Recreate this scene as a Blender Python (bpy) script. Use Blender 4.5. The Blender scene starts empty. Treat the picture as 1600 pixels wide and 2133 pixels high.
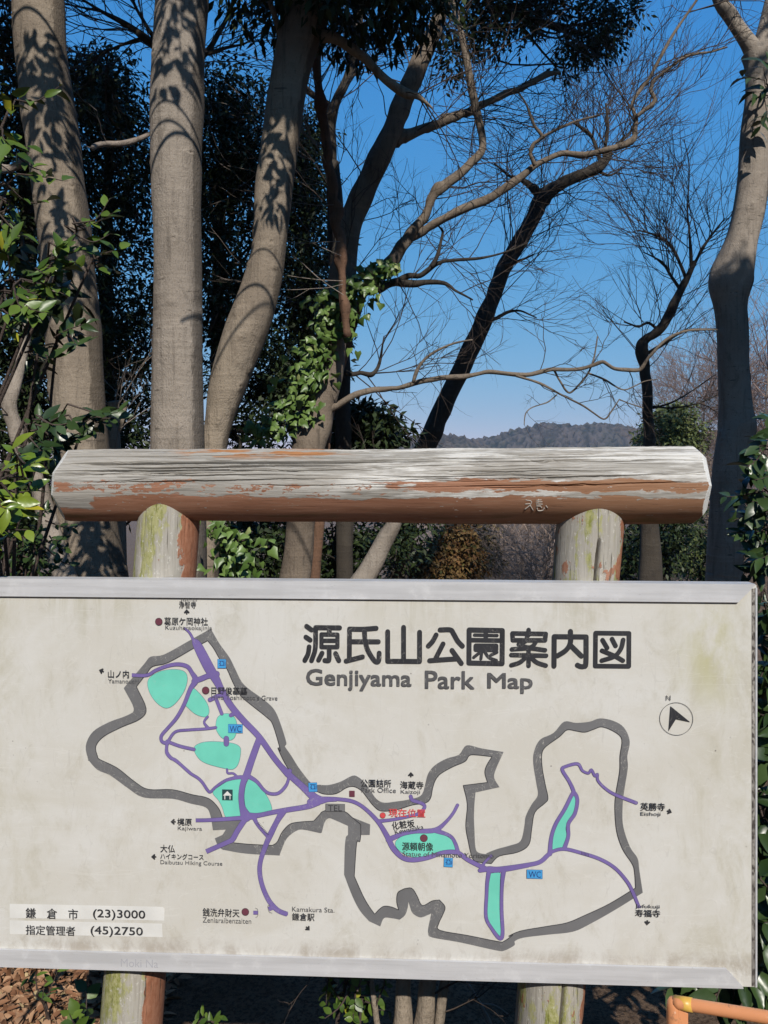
import bpy, math, random
import numpy as np
from mathutils import Vector, Matrix
from mathutils.geometry import delaunay_2d_cdt

# ---------------------------------------------------------------- camera, sky, sun, exposure
sc = bpy.context.scene
COL = sc.collection
F, HX, HY, EYE = 1600.0, 800.0, 985.0, 1.65       # focal length and horizon in photo pixels, eye height
cam = bpy.data.cameras.new("camera")
cam.sensor_fit = 'HORIZONTAL'; cam.sensor_width = 36.0; cam.lens = 36.0 * F / 1600.0
cam.shift_y = -(1066.5 - HY) / 1600.0
cam.clip_start = 0.05; cam.clip_end = 4000
camo = bpy.data.objects.new("camera", cam); COL.objects.link(camo)
camo.location = (0, 0, EYE); camo.rotation_euler = (math.pi / 2, 0, 0)
sc.camera = camo

SUN_AZ, SUN_EL = math.radians(-12), math.radians(39)   # behind the camera, a little to its right
SUN = Vector((-math.sin(SUN_AZ) * math.cos(SUN_EL), -math.cos(SUN_AZ) * math.cos(SUN_EL), math.sin(SUN_EL)))
world = bpy.data.worlds.new("World"); sc.world = world; world.use_nodes = True
wn = world.node_tree; wn.nodes.clear()
sky = wn.nodes.new("ShaderNodeTexSky"); sky.sky_type = 'NISHITA'; sky.sun_disc = False
sky.sun_elevation = SUN_EL; sky.sun_rotation = math.pi + SUN_AZ
sky.altitude = 100; sky.air_density = 1.0; sky.dust_density = 0.0; sky.ozone_density = 6.0
# the clear winter sky is deeper blue overhead and flatter towards the horizon than the model's: graded per channel
sp_ = wn.nodes.new("ShaderNodeSeparateColor"); cb_ = wn.nodes.new("ShaderNodeCombineColor"); wn.links.new(sky.outputs[0], sp_.inputs[0])
for k_, (a_, g_) in enumerate(((.82, 1.14), (.605, .47), (.735, .12))):
    pw = wn.nodes.new("ShaderNodeMath"); pw.operation = 'POWER'; sc0 = wn.nodes.new("ShaderNodeMath"); sc0.operation = 'MULTIPLY'; sc0.inputs[1].default_value = .1
    ml = wn.nodes.new("ShaderNodeMath"); ml.operation = 'MULTIPLY'; pw.inputs[1].default_value = g_; ml.inputs[1].default_value = a_*10
    wn.links.new(sp_.outputs[k_], sc0.inputs[0]); wn.links.new(sc0.outputs[0], pw.inputs[0]); wn.links.new(pw.outputs[0], ml.inputs[0]); wn.links.new(ml.outputs[0], cb_.inputs[k_])
bg = wn.nodes.new("ShaderNodeBackground"); bg.inputs['Strength'].default_value = 0.1
wo = wn.nodes.new("ShaderNodeOutputWorld")
wn.links.new(cb_.outputs[0], bg.inputs[0]); wn.links.new(bg.outputs[0], wo.inputs[0])
sl = bpy.data.lights.new("sun", 'SUN'); sl.energy = 4.6; sl.angle = math.radians(0.53); sl.color = (1.0, 0.94, 0.85)
slo = bpy.data.objects.new("sun", sl); COL.objects.link(slo); slo.location = (-8, -12, 16)
slo.rotation_euler = (-SUN).to_track_quat('-Z', 'Y').to_euler()
sc.view_settings.view_transform = 'Standard'; sc.view_settings.look = 'None'
sc.view_settings.exposure = 0.0; sc.view_settings.gamma = 1.0
sc.render.engine = 'CYCLES'
sc.cycles.max_bounces = 6; sc.cycles.diffuse_bounces = 2; sc.cycles.transparent_max_bounces = 8
sc.cycles.use_denoising = True

# ---------------------------------------------------------------- helpers
def W(px, py, Y):
    """photo pixel at distance Y -> world point"""
    return np.array([(px - HX) / F * Y, Y, EYE + (HY - py) / F * Y])

def nrm(v):
    v = np.asarray(v, float); n = np.linalg.norm(v, axis=-1, keepdims=True)
    return v / np.maximum(n, 1e-9)

class MB:
    """collects shapes; build() links them as ONE mesh object"""
    def __init__(s): s.v = []; s.f = []; s.n = 0; s.att = {}
    def add(s, v, faces, **att):
        v = np.asarray(v, float); k = s.n
        s.v.append(v); s.n += len(v)
        if isinstance(faces, np.ndarray): s.f.append(faces + k)
        else:
            by = {}
            for f in faces: by.setdefault(len(f), []).append(f)
            for L in by.values(): s.f.append(np.array(L) + k)
        for a, val in att.items():
            arr = np.broadcast_to(np.asarray(val, np.float32), (len(v),))
            s.att.setdefault(a, []).append((k, arr))
        return k
    def box(s, a, b):
        x0, y0, z0 = a; x1, y1, z1 = b
        v = [(x0,y0,z0),(x1,y0,z0),(x1,y1,z0),(x0,y1,z0),(x0,y0,z1),(x1,y0,z1),(x1,y1,z1),(x0,y1,z1)]
        s.add(v, [(0,3,2,1),(4,5,6,7),(0,1,5,4),(1,2,6,5),(2,3,7,6),(3,0,4,7)])
    def prism(s, pts2, y0, y1):
        """outline in x,z (counter-clockwise seen from the front) given thickness along y"""
        n = len(pts2)
        v = [(x, y0, z) for x, z in pts2] + [(x, y1, z) for x, z in pts2]
        s.add(v, [tuple(range(n)), tuple(range(2*n-1, n-1, -1))] + [(i, i+n, (i+1)%n+n, (i+1)%n) for i in range(n)])
    def tube(s, pts, rad, sides=8, cap=True, wob=0.0, rng=None, tf=1.0, **att):
        P = np.asarray(pts, float); n = len(P); R = np.broadcast_to(np.asarray(rad, float), (n,))
        T = np.gradient(P, axis=0); T = nrm(T)
        ref = np.array([0.0, 1.0, 0.0]) if abs(T[0][1]) < 0.9 else np.array([1.0, 0, 0])
        U = np.empty((n, 3)); u = ref - T[0] * ref.dot(T[0]); u /= np.linalg.norm(u); U[0] = u
        for i in range(1, n):
            u = u - T[i] * u.dot(T[i]); u /= max(np.linalg.norm(u), 1e-9); U[i] = u
        V = np.cross(T, U)
        a = np.linspace(0, 2*math.pi, sides, endpoint=False)
        rr = R[:, None] * np.ones((1, sides))
        if wob and rng is not None:
            ph = rng.uniform(0, 6.28, 6); t = np.arange(n)[:, None]*tf
            rr = rr * (1 + wob * (np.sin(2*a[None]+ph[0]+t*.21) + .6*np.sin(3*a[None]+ph[1]-t*.33) + .5*np.sin(t*.5+ph[2]) + .4*np.sin(5*a[None]+ph[3]+t*.13)))
        ring = P[:, None] + rr[..., None] * (np.cos(a)[None, :, None] * U[:, None] + np.sin(a)[None, :, None] * V[:, None])
        i = np.arange(n-1)[:, None]; j = np.arange(sides)[None]; jn = (j+1) % sides
        q = np.stack([i*sides+j, i*sides+jn, (i+1)*sides+jn, (i+1)*sides+j], -1).reshape(-1, 4)
        k = s.add(ring.reshape(-1, 3), q, **att)
        if cap and sides > 3:
            s.f.append(np.array([np.arange(sides)[::-1] + k])); s.f.append(np.array([np.arange(sides) + k + (n-1)*sides]))
    def build(s, name, m, parent=None, origin=(0, 0, 0), smooth=True):
        me = bpy.data.meshes.new(name)
        v = np.concatenate(s.v) - np.asarray(origin, float)
        lt = np.concatenate([np.full(len(f), f.shape[1]) for f in s.f]); li = np.concatenate([f.ravel() for f in s.f])
        me.vertices.add(len(v)); me.vertices.foreach_set("co", v.astype(np.float32).ravel())
        me.loops.add(len(li)); me.loops.foreach_set("vertex_index", li.astype(np.int32))
        me.polygons.add(len(lt)); st = np.concatenate([[0], np.cumsum(lt)[:-1]])
        me.polygons.foreach_set("loop_start", st.astype(np.int32)); me.polygons.foreach_set("loop_total", lt.astype(np.int32))
        me.update(calc_edges=True)
        me.polygons.foreach_set("use_smooth", np.full(len(lt), smooth))
        for a, parts in s.att.items():
            full = np.zeros(len(v), np.float32)
            for k, arr in parts: full[k:k+len(arr)] = arr
            at = me.attributes.new(a, 'FLOAT', 'POINT'); at.data.foreach_set("value", full)
        me.validate()
        me.materials.append(m)
        o = bpy.data.objects.new(name, me); COL.objects.link(o)
        if parent is not None: o.parent = parent
        else: o.location = origin
        return o

def tag(o, label=None, cat=None, group=None, kind=None):
    if label: o['label'] = label
    if cat: o['category'] = cat
    if group: o['group'] = group
    if kind: o['kind'] = kind
    return o
def thing(name, label, cat, loc, group=None, rz=0.0):
    o = bpy.data.objects.new(name, None); COL.objects.link(o)
    o.location = tuple(loc); o.rotation_euler = (0, 0, rz); o.empty_display_size = 0.2
    return tag(o, label, cat, group)

def catmull(pts, n=6):
    P = np.asarray(pts, float)
    if len(P) < 3: return np.array([P[0] + (P[-1]-P[0])*t for t in np.linspace(0, 1, n+1)])
    Q = np.vstack([2*P[0]-P[1], P, 2*P[-1]-P[-2]]); out = []
    for i in range(1, len(Q)-2):
        for t in np.arange(n)/n:
            a, b, c, d = Q[i-1], Q[i], Q[i+1], Q[i+2]
            out.append(.5*((2*b)+(c-a)*t+(2*a-5*b+4*c-d)*t*t+(3*b-a-3*c+d)*t**3))
    out.append(P[-1]); return np.array(out)

# ---------------------------------------------------------------- materials
class NT:
    """short-hand for building a node material"""
    def __init__(s, name, rough=0.8, spec=0.3):
        s.m = bpy.data.materials.new(name); s.m.use_nodes = True; s.t = s.m.node_tree; s.t.nodes.clear()
        s.b = s.new("ShaderNodeBsdfPrincipled"); o = s.new("ShaderNodeOutputMaterial"); s.t.links.new(s.b.outputs[0], o.inputs[0])
        s.b.inputs['Roughness'].default_value = rough; s.b.inputs['Specular IOR Level'].default_value = spec
        tc = s.new("ShaderNodeTexCoord"); s.obj = tc.outputs['Object']
    def new(s, t): return s.t.nodes.new(t)
    def put(s, sock, val):
        if isinstance(val, bpy.types.NodeSocket): s.t.links.new(val, sock)
        else:
            if sock.type == 'RGBA' and len(val) == 3: val = (*val, 1)
            sock.default_value = val
    def scale(s, v, xyz, off=(0, 0, 0)):
        n = s.new("ShaderNodeMapping"); s.put(n.inputs['Vector'], v); n.inputs['Scale'].default_value = xyz; n.inputs['Location'].default_value = off; return n.outputs[0]
    def noise(s, v, sc_=1.0, det=4, rough=.55, dist=0.0):
        n = s.new("ShaderNodeTexNoise"); s.put(n.inputs['Vector'], v); n.inputs['Scale'].default_value = sc_
        n.inputs['Detail'].default_value = det; n.inputs['Roughness'].default_value = rough; n.inputs['Distortion'].default_value = dist; return n.outputs['Fac']
    def vor(s, v, sc_=1.0, feat='F1'):
        n = s.new("ShaderNodeTexVoronoi"); n.feature = feat; s.put(n.inputs['Vector'], v); n.inputs['Scale'].default_value = sc_; return n.outputs['Distance']
    def math(s, op, a, b=0.0, c=0.0, clamp=False):
        n = s.new("ShaderNodeMath"); n.operation = op; n.use_clamp = clamp; s.put(n.inputs[0], a); s.put(n.inputs[1], b); s.put(n.inputs[2], c); return n.outputs[0]
    def ramp(s, v, lo, hi, a=0.0, b=1.0):
        n = s.new("ShaderNodeMapRange"); n.interpolation_type = 'SMOOTHSTEP'; s.put(n.inputs[0], v); n.inputs[1].default_value = lo; n.inputs[2].default_value = hi
        n.inputs[3].default_value = a; n.inputs[4].default_value = b; return n.outputs[0]
    def mix(s, f, a, b, mode='MIX'):
        n = s.new("ShaderNodeMix"); n.data_type = 'RGBA'; n.blend_type = mode; s.put(n.inputs[0], f); s.put(n.inputs[6], a); s.put(n.inputs[7], b); return n.outputs[2]
    def attr(s, name):
        n = s.new("ShaderNodeAttribute"); n.attribute_name = name; return n.outputs['Fac']
    def sep(s, v):
        n = s.new("ShaderNodeSeparateXYZ"); s.put(n.inputs[0], v); return n.outputs
    def bump(s, h, strength=.5, dist=.01, prev=None):
        n = s.new("ShaderNodeBump"); n.inputs['Strength'].default_value = strength; n.inputs['Distance'].default_value = dist; s.put(n.inputs['Height'], h)
        if prev is not None: s.t.links.new(prev, n.inputs['Normal'])
        return n.outputs[0]
    def done(s, col, bump=None, rough=None, metal=None):
        s.put(s.b.inputs['Base Color'], col)
        if bump is not None: s.t.links.new(bump, s.b.inputs['Normal'])
        if rough is not None: s.put(s.b.inputs['Roughness'], rough)
        if metal is not None: s.put(s.b.inputs['Metallic'], metal)
        return s.m

def m_bark(name, c1, c2, dark=(.06,.05,.04), streak=.5):
    t = NT(name, .85, .2)
    rings = t.noise(t.scale(t.obj, (3, 3, 26)), 1, 4, .6)
    vert = t.noise(t.scale(t.obj, (30, 30, 1.6)), 1, 4, .6)
    fine = t.noise(t.scale(t.obj, (160, 160, 60)), 1, 3, .7)
    big = t.noise(t.obj, 2.2, 3); side = t.attr('side')
    c = t.mix(t.ramp(big, .3, .7), c1, c2)
    c = t.mix(t.math('MULTIPLY', t.ramp(vert, .52, .72), streak), c, dark)
    c = t.mix(t.math('MULTIPLY', t.ramp(rings, .5, .75), .35), c, tuple(x*1.35 for x in c1))
    c = t.mix(t.math('MULTIPLY', t.ramp(fine, .56, .7), .45), c, tuple(x*.4 for x in c2))
    sp = t.vor(t.scale(t.obj, (16, 16, 34)), 1)
    c = t.mix(t.math('MULTIPLY', t.ramp(sp, .14, .06), .55), c, (.07,.055,.045))
    mo = t.noise(t.scale(t.obj, (9, 9, 4.5)), 1, 6, .75, .8)        # lichen mottling and darker weathered patches
    c = t.mix(t.math('MULTIPLY', t.ramp(mo, .54, .66), .45), c, tuple(x*.55 for x in c2))
    c = t.mix(t.math('MULTIPLY', t.ramp(mo, .42, .32), .35), c, tuple(min(1, x*1.35) for x in c1))
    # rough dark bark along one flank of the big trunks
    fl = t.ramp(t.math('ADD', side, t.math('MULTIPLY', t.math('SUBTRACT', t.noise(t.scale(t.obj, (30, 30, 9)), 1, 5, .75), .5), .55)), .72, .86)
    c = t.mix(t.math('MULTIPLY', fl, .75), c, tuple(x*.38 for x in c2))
    sc_ = t.noise(t.scale(t.obj, (7, 7, 40), (3, 1, 2)), 1, 2, .5)
    c = t.mix(t.math('MULTIPLY', t.ramp(sc_, .70, .74), .6), c, (.06,.05,.04))
    h = t.math('ADD', t.math('MULTIPLY', rings, .5), t.math('ADD', t.math('MULTIPLY', vert, .5), t.math('MULTIPLY', fine, .6)))
    return t.done(c, t.bump(t.math('ADD', h, mo), .85, .014))

def m_leaf(name, a, b, rough=.35, spec=.5, c=None):
    t = NT(name, rough, spec)
    r = t.attr('rnd')
    col = t.mix(t.ramp(r, 0.1, .8), a, b)
    if c: col = t.mix(t.ramp(r, .93, .97), col, c)
    n = t.noise(t.obj, 25, 2)
    col = t.mix(t.math('MULTIPLY', n, .5), col, tuple(x*.6 for x in a))
    return t.done(col, t.bump(n, .15, .01))

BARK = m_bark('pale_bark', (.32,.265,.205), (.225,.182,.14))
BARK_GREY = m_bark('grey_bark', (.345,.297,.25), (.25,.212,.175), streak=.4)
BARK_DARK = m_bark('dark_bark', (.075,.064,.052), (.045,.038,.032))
BARK_RED = m_bark('reddish_bark', (.20,.115,.075), (.13,.075,.05), streak=.8)
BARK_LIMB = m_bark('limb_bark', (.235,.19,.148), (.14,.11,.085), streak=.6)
TWIG = m_bark('twig_bark', (.105,.08,.068), (.065,.05,.043))
TWIG_PALE = m_bark('pale_twig_bark', (.34,.29,.25), (.24,.20,.17))
TWIG_PINK = m_bark('pinkish_twig_bark', (.30,.205,.165), (.22,.15,.115))
BRUSH = m_bark('dry_brush_bark', (.42,.31,.24), (.30,.215,.165), streak=.3)
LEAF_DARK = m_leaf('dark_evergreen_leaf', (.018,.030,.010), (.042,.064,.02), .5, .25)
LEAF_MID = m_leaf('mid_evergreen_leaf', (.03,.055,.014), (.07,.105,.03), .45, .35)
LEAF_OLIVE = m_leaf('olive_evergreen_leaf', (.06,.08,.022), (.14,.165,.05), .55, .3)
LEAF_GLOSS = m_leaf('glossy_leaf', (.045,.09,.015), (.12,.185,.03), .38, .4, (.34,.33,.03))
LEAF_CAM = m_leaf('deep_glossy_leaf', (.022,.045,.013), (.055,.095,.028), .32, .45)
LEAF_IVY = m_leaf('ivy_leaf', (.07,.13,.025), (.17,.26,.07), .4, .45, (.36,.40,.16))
LEAF_RUST = m_leaf('rust_conifer_leaf', (.17,.085,.033), (.20,.135,.05), .7, .2, (.10,.11,.03))
LEAF_LITTER = m_leaf('dry_leaf', (.24,.115,.06), (.50,.31,.185), .75, .2, (.58,.48,.26))
# ---------------------------------------------------------------- ground, hills
def tz(x, y):
    x = np.asarray(x, float); y = np.asarray(y, float)
    s = np.clip((y - 6.5) / 20.0, 0, None)
    q = np.clip((y-1.98)/.85, 0, 1); bank = -.78*q*q*(3-2*q) - .35*np.clip((y-3)/3.5, 0, 1)
    z = -6.0 * (1 - np.exp(-s * 1.4)) * np.clip(s*1.5, 0, 1)
    z = z + bank + 7.5 * np.exp(-(((x - 24) / 13.0)**2 + ((y - 44) / 17.0)**2))
    z = z - 9.0 * np.clip((y - 60) / 160.0, 0, 1)
    return z + .03*np.sin(x*1.7+y*.6) * np.clip(y-2.6, 0, 1) + .015*np.sin(x*4.1-y*3.2)

def grid_mesh(xs, ys, zf):
    X, Y = np.meshgrid(xs, ys); Z = zf(X, Y)
    v = np.stack([X, Y, Z], -1).reshape(-1, 3); nx = len(xs)
    i = np.arange(len(ys)-1)[:, None]; j = np.arange(nx-1)[None]
    q = np.stack([i*nx+j, i*nx+j+1, (i+1)*nx+j+1, (i+1)*nx+j], -1).reshape(-1, 4)
    return v, q
def spaced(near, far, n):
    t = np.linspace(-1, 1, n); return np.sign(t) * (np.abs(t)*near + (np.abs(t)**4)*far)
mb = MB()
v, q = grid_mesh(spaced(12, 1500, 160), np.concatenate([np.linspace(-40, 0, 12)[:-1], np.linspace(0, 8, 90)[:-1], np.geomspace(8, 1800, 90)]), tz)
mb.add(v, q)
t = NT('forest_floor', .95, .15)
a = t.noise(t.obj, 3, 5); b = t.noise(t.obj, 45, 4, .65); c = t.noise(t.obj, 160, 3, .7)
col = t.mix(t.ramp(a, .3, .7), (.15,.095,.06), (.24,.165,.11))
col = t.mix(t.ramp(b, .42, .62), col, (.075,.048,.032))
col = t.mix(t.math('MULTIPLY', t.ramp(c, .52, .66), .6), col, (.32,.21,.135))
FLOOR = t.done(col, t.bump(t.math('ADD', b, c), .9, .02))
tag(mb.build('ground', FLOOR), 'leaf strewn forest floor', None, None, 'structure')

# far wooded ridges: the outline of the two humps seen over the log
def ridge(name, Y, prof, thick, seed, step, matr):
    rng = np.random.default_rng(seed)
    px = np.array([p[0] for p in prof], float); py = np.array([p[1] for p in prof], float)
    X0, X1 = (px[0]-HX)/F*Y, (px[-1]-HX)/F*Y
    xs = np.arange(X0, X1, step); ys = np.arange(Y-thick, Y+thick, step*1.3)
    top = EYE + (HY - np.interp(xs/Y*F+HX, px, py))/F*Y
    ph = rng.uniform(0, 6.28, 40)
    def zf(X, Yy):
        tt = np.interp(X[0], xs, top)[None, :]
        s = 1 - np.abs((Yy - Y) / thick)**1.7
        z = -16 + (tt + 16) * np.clip(s, 0, 1)
        gully = (np.sin(X*.045+Yy*.03+ph[0]) + np.sin(X*.11-Yy*.05+ph[1])*.6) * 2.2 * np.clip(1-s, 0, 1)
        return z + gully
    v, q = grid_mesh(xs, ys, zf)
    cell = rng.uniform(0, 1, len(v))
    v[:, 2] += cell**2 * 3.0 - 1.0 + np.sin(v[:, 0]*.9+ph[3])*.7
    v[:, 0] += rng.uniform(-.4, .4, len(v))*step; v[:, 1] += rng.uniform(-.4, .4, len(v))*step
    m_ = MB(); m_.add(v, q, rnd=cell)
    return tag(m_.build(name, matr, smooth=False), None, None, None, 'structure')
t = NT('wooded_hill', 1.0, .05)
a = t.noise(t.obj, .03, 4); b = t.noise(t.obj, .35, 4, .7)
col = t.mix(t.ramp(a, .42, .58), (.055,.045,.04), (.02,.026,.016))
col = t.mix(t.ramp(t.math('ADD', b, t.math('MULTIPLY', t.attr('rnd'), .5)), .55, .95), t.mix(.5, col, (.022,.026,.018)), t.mix(.6, col, (.12,.10,.085)))
HILL = t.done(col)
ridge('hill', 520, [(560,1010),(700,935),(800,915),(860,910),(900,903),(940,906),(975,914),(1010,928),(1040,940),(1120,985)], 60, 3, 2.2, HILL)
ridge('hill', 640, [(860,985),(960,925),(1000,915),(1040,906),(1070,897),(1110,889),(1125,881),(1160,884),(1200,886),(1230,884),(1265,882),(1300,888),(1350,900),(1430,905),(1550,890),(1700,880)], 80, 4, 2.4, HILL)
# ---------------------------------------------------------------- the map signboard
PL, PR = W(0, 1205, 2.2), W(1575, 1218, 2.095)
ux = nrm(np.array([PR[0]-PL[0], PR[1]-PL[1], 0])); yaw = math.atan2(ux[1], ux[0])
ny = np.array([-ux[1], ux[0], 0.0])                # away from the camera
ORG = np.array([PL[0]*.5+PR[0]*.5, PL[1]*.5+PR[1]*.5, 0.0])
EYEV = np.array([0, 0, EYE])
def L(px, py, y=0.0):
    """photo pixel -> x,z of the sign's own frame, on its plane y"""
    d = np.array([(px-HX)/F, 1.0, (HY-py)/F])
    tt = (y - (EYEV-ORG).dot(ny)) / d.dot(ny)
    p = EYEV + d*tt - ORG
    return np.array([p.dot(ux), p[2]])
def LL(pts, y=0.0): return [tuple(L(a, b, y)) for a, b in pts]
PX = 2.15/F
sign = thing('map_signboard', 'park map signboard: pale panel hung on two log posts under a weathered log beam', 'signboard', ORG, rz=yaw)

# --- materials of the sign
def wood_cols(t, g, v):
    """weathered grey grain from stretched coordinates g (fine) and v (coarse)"""
    n1 = t.noise(g, 1, 6, .7, .3); n2 = t.noise(v, 1, 4, .6)
    c = t.mix(t.ramp(n1, .32, .68), (.215,.198,.176), (.405,.388,.355))
    c = t.mix(t.math('MULTIPLY', t.ramp(n2, .42, .68), .6), c, (.36,.33,.29))
    return c, n1, n2
def log_mat():
    t = NT('weathered_log', .85, .2)
    x, y, z = t.sep(t.obj)
    g = t.scale(t.obj, (7, 260, 260)); v = t.scale(t.obj, (1.6, 30, 30))
    c, n1, n2 = wood_cols(t, g, v)
    # bleached towards the middle of the log
    pale = t.noise(t.scale(t.obj, (3.5, 30, 30)), 1, 5, .7)
    pm = t.math('MULTIPLY', t.ramp(pale, .45, .62), t.ramp(x, -.35, .15, .10, .7))
    c = t.mix(pm, c, (.74,.73,.70))
    # hair cracks
    cr = t.noise(t.scale(t.obj, (3.0, 300, 300)), 1, 3, .6, .2)
    c = t.mix(t.math('MULTIPLY', t.ramp(cr, .36, .30), .8), c, (.085,.072,.06))
    # rust coloured rotten patch along the top
    ru = t.noise(t.scale(t.obj, (7, 40, 40)), 1, 4)
    rm = t.math('MULTIPLY', t.math('MULTIPLY', t.ramp(ru, .48, .58), t.ramp(z, .07, .092)), t.math('MULTIPLY', t.ramp(x, -.62, -.5), t.ramp(x, -.02, -.15)))
    c = t.mix(rm, c, (.36,.17,.075))
    # what is left of the brown paint: the lower side and a ragged strip
    ed = t.noise(t.scale(t.obj, (6, 26, 26)), 1, 6, .62); ed2 = t.noise(t.scale(t.obj, (22, 60, 60)), 1, 4, .7); eL = t.noise(t.scale(t.obj, (1.4, 3, 3)), 1, 2)
    e = t.math('ADD', t.math('MULTIPLY', t.math('SUBTRACT', ed, .5), .07), t.math('ADD', t.math('MULTIPLY', t.math('SUBTRACT', ed2, .5), .022), t.math('MULTIPLY', t.math('SUBTRACT', eL, .5), .03)))
    zz = t.math('ADD', z, e)
    low = t.ramp(zz, -.028, -.031)
    leftcut = t.ramp(t.math('ADD', x, t.math('MULTIPLY', e, 1.5)), -.80, -.79)
    low = t.math('MAXIMUM', t.math('MULTIPLY', low, leftcut), t.ramp(zz, -.062, -.066))
    strip = t.math('MULTIPLY', t.ramp(zz, -.014, -.010), t.ramp(zz, .024, .019))
    strip = t.math('MULTIPLY', strip, t.ramp(t.math('ADD', x, t.math('MULTIPLY', ed, 1.0)), .52, .56))
    strip2 = t.math('MULTIPLY', t.math('MULTIPLY', t.ramp(zz, -.022, -.018), t.ramp(zz, .012, .007)), t.ramp(t.math('ADD', ed2, t.math('MULTIPLY', x, -.15)), .60, .63))
    paint = t.math('MAXIMUM', low, t.math('MAXIMUM', strip, strip2))
    chip = t.noise(t.scale(t.obj, (26, 90, 90)), 1, 3, .7)
    paint = t.math('MULTIPLY', paint, t.ramp(chip, .70, .67))
    pn = t.noise(t.scale(t.obj, (4, 40, 40)), 1, 4)
    pc = t.mix(t.ramp(pn, .35, .65), (.265,.125,.075), (.345,.175,.112))
    pc = t.mix(t.math('MULTIPLY', t.ramp(x, .1, .75), .45), pc, (.27,.16,.085))
    sf = t.noise(t.scale(t.obj, (12, 170, 170)), 1, 5, .7)
    pc = t.mix(t.math('MULTIPLY', t.ramp(sf, .55, .72), .55), pc, (.36,.27,.20)); pc = t.mix(t.math('MULTIPLY', t.ramp(sf, .42, .30), .6), pc, (.10,.055,.035))
    c = t.mix(paint, c, pc)
    al = t.noise(t.scale(t.obj, (9, 25, 25)), 1, 4)
    c = t.mix(t.math('MULTIPLY', t.math('MULTIPLY', t.ramp(al, .5, .7), t.ramp(z, -.06, -.105)), .6), c, (.12,.105,.04))
    # white painted hewn ends
    w = t.attr('endface'); wn_ = t.noise(t.scale(t.obj, (40, 40, 40)), 1, 4, .7)
    c = t.mix(t.math('MULTIPLY', w, t.ramp(wn_, .70, .62)), c, t.mix(t.ramp(wn_, .3, .65), (.66,.66,.64), (.80,.80,.78)))
    h = t.math('ADD', t.math('MULTIPLY', n1, .6), t.math('MULTIPLY', t.ramp(cr, .33, .40), .8))
    h = t.math('MULTIPLY', h, t.math('SUBTRACT', 1.0, t.math('MULTIPLY', paint, .8)))
    return t.done(c, t.bump(t.math('ADD', h, t.math('ADD', t.math('MULTIPLY', paint, .55), t.math('MULTIPLY', sf, .5))), .45, .003))
def post_mat(name, seed, right_paint, green, flakes):
    t = NT(name, .88, .2)
    o = t.scale(t.obj, (1, 1, 1), (seed*3.1, seed*1.7, seed*2.3)); x, y, z = t.sep(t.obj)
    x = t.math('SUBTRACT', x, t.math('MULTIPLY', t.math('SUBTRACT', z, .15), .081))
    c, n1, n2 = wood_cols(t, t.scale(o, (150, 150, 5)), t.scale(o, (26, 26, 2)))
    c = t.mix(.45, c, (.46,.43,.37))
    gm = t.noise(t.scale(o, (17, 17, 4)), 1, 5, .65); gm2 = t.noise(t.scale(o, (70, 70, 40)), 1, 4, .75)
    g = t.math('MULTIPLY', t.ramp(t.math('ADD', gm, t.math('MULTIPLY', t.math('SUBTRACT', gm2, .5), .35)), .47, .58), green)
    c = t.mix(g, c, t.mix(t.ramp(gm2, .4, .6), (.22,.23,.055), (.37,.36,.17)))
    wf = t.ramp(t.noise(t.scale(o, (90, 90, 60)), 1, 4, .8), .58, .66)
    c = t.mix(t.math('MULTIPLY', wf, .55), c, (.66,.65,.60))
    rp = t.noise(t.scale(o, (15, 15, 9)), 1, 6, .65)
    rx = t.math('ADD', x, t.math('MULTIPLY', t.math('SUBTRACT', rp, .5), .09))
    pm = t.math('MAXIMUM', t.ramp(rx, right_paint, right_paint+.004), t.math('MULTIPLY', t.ramp(rp, flakes, flakes+.02), .9))
    c = t.mix(pm, c, t.mix(t.ramp(gm2, .35, .65), (.30,.125,.07), (.38,.18,.11)))
    cr = t.noise(t.scale(o, (150, 150, 2.5)), 1, 3, .6)
    c = t.mix(t.math('MULTIPLY', t.ramp(cr, .37, .31), .7), c, (.09,.08,.06))
    h = t.math('ADD', t.math('MULTIPLY', n1, .6), t.math('ADD', t.math('MULTIPLY', pm, .4), t.math('MULTIPLY', t.ramp(cr, .31, .38), .8)))
    return t.done(c, t.bump(h, .8, .004))

# --- log beam: hewn, cracked, slightly crooked
YA = 0.130
lx0 = L(114, 1005, YA-.07)[0]; lx1 = L(1476, 1005, YA-.07)[0]
zc0 = .5*(L(150, 938, YA)[1] + L(150, 1087, YA)[1]); zc1 = .5*(L(1430, 926, YA)[1] + L(1430, 1093, YA)[1])
R0 = .5*(L(160, 937, YA)[1] - L(160, 1087, YA)[1]) * .985; R1 = .5*(L(1430, 925, YA)[1] - L(1430, 1093, YA)[1]) * .985
rng = np.random.default_rng(5)
NXL = 900
xs = np.linspace(lx0, lx1, NXL); th = np.concatenate([np.linspace(-1.0, 2.3, 540), np.linspace(2.3, 2*math.pi-1.0, 62)[1:-1]]); NTH = len(th)   # th=0 front, pi/2 top
s = (xs-lx0)/(lx1-lx0)
R = R0 + (R1-R0)*s + .0012*np.sin(s*9+1) + .0010*np.sin(s*23)
rad = np.repeat(R[:, None], NTH, 1)
rad += .0022*np.sin(2*th+.5+s[:, None]*1.5) + .0014*np.sin(5*th+s[:, None]*4)
wear = np.clip((np.sin(th)+.35)/.5, 0, 1)[None]            # upper side is weathered
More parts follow.
